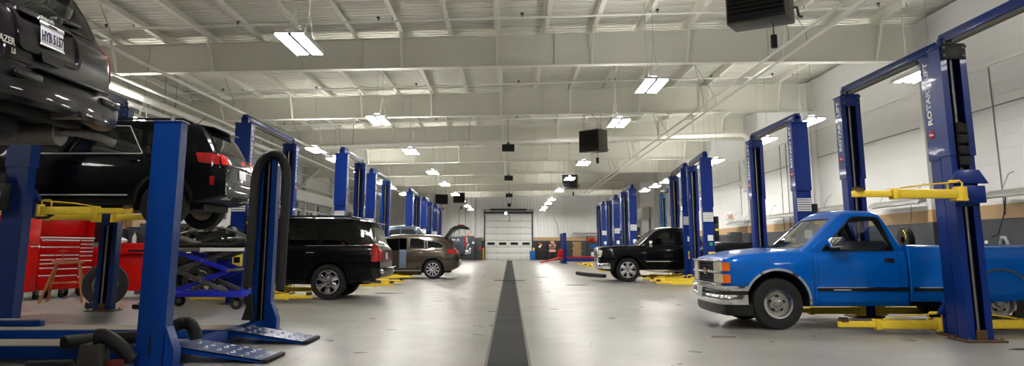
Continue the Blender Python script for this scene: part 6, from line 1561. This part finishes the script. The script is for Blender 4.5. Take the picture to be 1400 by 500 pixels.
# ---------------------------------------------------------------- far end
def alignment_rack():
    r = thing('alignment_rack', 'low rack with blue posts and red ramps near the far wall', 'vehicle lift', (4.05, 59.2, 0))
    for x, y in ((0, -1.5), (0, 1.5), (4.6, -1.5), (4.6, 1.5)):
        b = MB(['lift_blue' if y < 0 else 'lift_navy']); b.box((x, y, 1.12), (.26, .22, 2.24), bev=.015); b.box((x, y, .02), (.5, .5, .04)); b.build('post', r)
    for x in (0, 4.6):
        b = MB(['lift_blue']); b.box((x, 0, .3), (.2, 2.8, .18), bev=.01); b.build('crossbeam', r)
    b = MB(['lift_blue']); b.box((2.3, -1.5, .28), (4.4, .12, .26), bev=.01); b.build('side_rail', r)
    for y in (-.85, .85):
        b = MB(['tool_red', 'dull_steel']); b.box((2.3, y, .44), (4.9, .55, .14), bev=.01); b.build('runway', r)
        b = MB(['tool_red']); b.prism([(-.15, .50), (-.15, .40), (-1.75, .02), (-1.75, .06)], 'xz', y - .27, y + .27, 'tool_red'); b.build('ramp', r)
        b = MB(['tool_red']); b.prism(rounded([(-.45, .46), (.0, .50), (.0, 1.08), (-.3, 1.0)], .03), 'xz', y - .27, y - .2, 'tool_red', bev=.006); b.build('end_plate', r)
alignment_rack()
def locker(x0, x1, y, z, mt, label, name='steel_locker', doors=2, d=.6):
    r = thing(name, label, 'cabinet', ((x0 + x1) / 2, y, 0)); w = x1 - x0
    b = MB([mt]); b.box((0, 0, z / 2), (w, d, z), bev=.015); b.build('body', r)
    for k in range(doors):
        b = MB([mt]); dw = w / doors; b.box((-w / 2 + (k + .5) * dw, -d / 2 - .012, z / 2), (dw - .03, .024, z - .06), bev=.006); o = b.build('door', r)
        b = MB(['dull_steel']); b.box((-w / 2 + (k + .5) * dw + dw * .36, -d / 2 - .04, z * .52), (.04, .03, .16), bev=.006); b.build('door_handle', o)
    return r
locker(2.45, 3.55, 74.6, 1.75, 'cabinet_black', 'black cabinet with diamond hazard sign, right of the overhead door')
locker(3.60, 4.80, 74.6, 1.75, 'cabinet_black', 'black cabinet behind the orange poster at the far wall')
locker(-4.55, -3.35, 73.9, 2.25, 'dark_grey_paint', 'dark grey locker left of the overhead door, left one of two')
locker(-3.3, -2.65, 74.2, 2.05, 'dark_grey_paint', 'dark grey locker left of the overhead door, next to the yellow bollard', doors=1)
r = thing('hazard_sign', 'diamond hazard sign on the black cabinet right of the overhead door', 'sign', (2.85, 74.25, 1.40))
for k, mt in enumerate(('window_dark', 'red_print', 'bollard_yellow', 'white_print')):
    b = MB([mt]); c = [(0, .27), (.27, 0), (0, -.27), (-.27, 0)]; u, v = c[k][0], c[k][1]
    q = {0: (-.135, .0), 1: (0, .135), 2: (.135, 0), 3: (0, -.135)}[k]
    b.prism([(q[0] + .125, q[1]), (q[0], q[1] + .125), (q[0] - .125, q[1]), (q[0], q[1] - .125)], 'xz', -.012, 0, mt); b.build('quarter', r)
r = thing('wall_poster', 'pale orange cross-shaped poster on the black cabinet at the far wall', 'poster', (4.05, 74.2, 0))
b = MB(['poster_orange']); b.box((0, 0, 1.34), (.62, .012, .34)); b.box((0, 0, 1.58), (.34, .012, .4)); b.box((0, 0, 1.2), (.5, .012, .2)); b.box((0, 0, .87), (.62, .012, .22)); b.build('sheet', r)
for s, lab in ((-1, 'yellow bollard at the left side of the overhead door'), (1, 'yellow bollard at the right side of the overhead door')):
    m = MB(['bollard_yellow']); m.lathe([(.0, 0), (.1, 0), (.1, 1.05), (.085, 1.11), (.05, 1.14), (0, 1.15)], (-.13 + s * 2.42, 74.6, 0), 'z', 16, 'bollard_yellow'); o = m.build('bollard'); tag(o, lab, 'bollard')
r = thing('trash_bin', 'blue barrel in front of the yellow bollard right of the overhead door', 'bin', (2.18, 74.2, 0))
b = MB(['bin_blue']); b.lathe([(0, 0), (.24, 0), (.27, .1), (.28, .5), (.27, .8), (0, .8)], (0, 0, 0), 'z', 20, 'bin_blue'); b.build('barrel', r); b = MB(['bin_blue']); b.lathe([(.285, .78), (.29, .83), (.2, .87), (0, .88)], (0, 0, 0), 'z', 20, 'bin_blue'); b.build('lid', r)
r = thing('fire_extinguisher', 'red fire extinguisher hanging on the grey locker left of the overhead door', 'fire extinguisher', (-2.85, 73.785, .85))
b = MB(['red_print']); b.lathe([(0, 0), (.08, 0), (.09, .05), (.09, .38), (.05, .46), (0, .47)], (0, 0, 0), 'z', 14, 'red_print'); b.build('cylinder', r); b = MB(['black_plastic']); b.box((0, -.02, .50), (.05, .12, .06), bev=.01); b.tube([(.03, -.05, .48), (.12, -.05, .36), (.11, -.05, .15)], .012); b.build('valve', r)
for i, (x, z, lab) in enumerate(((-3.95, 1.45, 'upper'), (-3.75, 1.05, 'lower'), (-3.45, 1.62, 'small top'))):
    m = MB(['paper_white']); m.box((x, 73.555, z), (.2, .012, .2), rot=('Y', .4)); o = m.build('paper_notice'); tag(o, f'{lab} white paper taped to the grey locker left of the door', 'paper')
r = thing('safety_cone', 'orange traffic cone lying on top of the grey locker left of the door', 'cone', (-3.95, 73.9, 2.251))
b = MB(['lamp_amber']); b.lathe([(.13, .02), (.03, .28), (0, .28)], (0, 0, 0), 'z', 18, 'lamp_amber'); b.build('cone', r); b = MB(['lamp_amber']); b.box((0, 0, .015), (.3, .3, .03), bev=.01); b.build('base', r)
for k in range(7):
    x, y = 6.05 + .06 * (k % 2), 70.5
    m = MB(['cardboard']); m.box((x, y, .24 * k + .12), (.78 - .05 * (k % 3), .6, .235), rot=('Z', .06 * ((k % 3) - 1)), bev=.006); m.box((x, y - .302, .24 * k + .12), (.1, .012, .18), 'beige_paint'); o = m.build('cardboard_box'); tag(o, f'cardboard box in the far stack beside the red rack, {["bottom", "second", "third", "fourth", "fifth", "sixth", "top"][k]} of seven', 'box', 'stacked cardboard boxes')
r = thing('storage_rack', 'open steel rack of parts near the far wall, red bins on top', 'rack', (8.2, 72.6, 0))
for x in (-1.0, 1.0):
    for y in (-.3, .3):
        b = MB(['dark_grey_paint']); b.box((x, y, 1.1), (.06, .06, 2.2)); b.build('upright', r)
for z in (.3, 1.0, 1.65, 2.15):
    b = MB(['dark_grey_paint']); b.box((0, 0, z), (2.0, .62, .04)); b.build('shelf', r)
for i, (x, z, mt, w, h) in enumerate(((-.6, 1.67, 'tool_red', .5, .34), (.1, 1.67, 'tool_red', .4, .25), (.6, 1.67, 'dark_grey_paint', .4, .3), (-.5, 1.02, 'bin_blue', .5, .4), (.2, 1.02, 'dull_steel', .5, .3), (-.4, .32, 'white_paint', .5, .42), (.45, .32, 'cabinet_black', .7, .4))):
    m = MB([mt]); m.prism(rounded([(-w / 2 * .92, 0), (w / 2 * .92, 0), (w / 2, h), (-w / 2, h)], .02), 'xz', -.25, .25, mt, bev=.008, mx=Matrix.Translation((8.2 + x, 72.5, z))); o = m.build('parts_bin'); tag(o, f'{["red", "small red", "dark grey", "blue", "steel", "white", "black"][i]} parts bin on the open rack at the far wall', 'bin')
m = MB(['wire_grey', 'fixture_white']); m.prism([(-1.6, 0), (1.6, 0), (1.5, .12), (-1.5, .12)], 'xz', -.12, .12, 'wire_grey', mx=Matrix.Translation((7.6, 74.9, 2.45))); o = m.build('wall_light'); tag(o, 'slim grey wall light over the beige band of the far wall', 'wall light')
pipe([(4.3, 75.1, 4.0), (4.6, 75.05, 3.2), (4.75, 75.1, 2.2)], .02, 'dark cord hanging down the far wall right of the overhead door', 'cable_black', 'cord', 'power_cord')
for i, (x, z1) in enumerate(((-4.9, 5.0), (-4.3, 5.6), (-3.3, 6.2), (-6.6, 5.6))):
    pipe([(x, 75.24, 2.3), (x, 75.24, z1)], .03, f'grey conduit on the far wall left of the overhead door, {ORD[i]} of four', 'wire_grey', 'conduit', 'conduit')

# ---------------------------------------------------------------- left wall: white fascia over a row of small windows
m = MB(['fascia_white']); m.box((XL + .22, 50.6, 4.42), (.46, 49.0, .64), bev=.01); o = struct('trim_1', m)
for k in range(9):
    y = 28.5 + k * 5.4
    for j in range(2):
        yy = y + j * 2.2
        root = bpy.data.objects.new(f'window_{k * 2 + j + 1}', None); COL.objects.link(root); root['kind'] = 'structure'; root.location = (XL, yy, 3.0)
        b = MB(['white_paint']); b.box((.04, 0, .53), (.10, 1.9, .06)); b.box((.04, 0, -.53), (.12, 1.9, .06)); b.box((.04, -.92, 0), (.10, .06, 1.0)); b.box((.04, .92, 0), (.10, .06, 1.0)); b.box((.04, 0, 0), (.08, .04, 1.0)); b.build('window_frame', root)
        b = MB(['window_dark']); b.box((.02, 0, 0), (.03, 1.8, 1.0)); b.build('pane', root)
    r = thing('wall_vent', f'grey slatted vent panel under the white fascia of the left wall, {ORD[k]} from the camera', 'vent', (XL + .1, y + 1.1, 3.68))
    b = MB(['wire_grey']); b.box((0, 0, .16), (.14, 4.4, .36)); b.build('backing', r)
    for q in range(4):
        b = MB(['fixture_white']); b.box((.09, 0, .03 + q * .09), (.09, 4.4, .015), rot=('Y', R(35))); b.build('slat', r)
for i, (y0, z0, y1, z1) in enumerate(((33, 4.8, 35.1, 6.2), (40.6, 4.8, 42.7, 6.2), (48.2, 4.8, 50.3, 6.2))):
    pipe([(-13.2, y0, z0), (-12.4, y1 - .3, z1)], .05, f'white diagonal wall brace above the left fascia, {ORD[i]} of three', 'beam_white', 'brace', 'wall_brace')
for i, z in enumerate((5.05, 5.8)):
    pipe([(-13.3, 22, z), (-13.3, 72, z)], .06, f'white rail along the upper left wall, {["lower", "upper"][i]} of two', 'beam_white', 'rail', 'wall_rail')
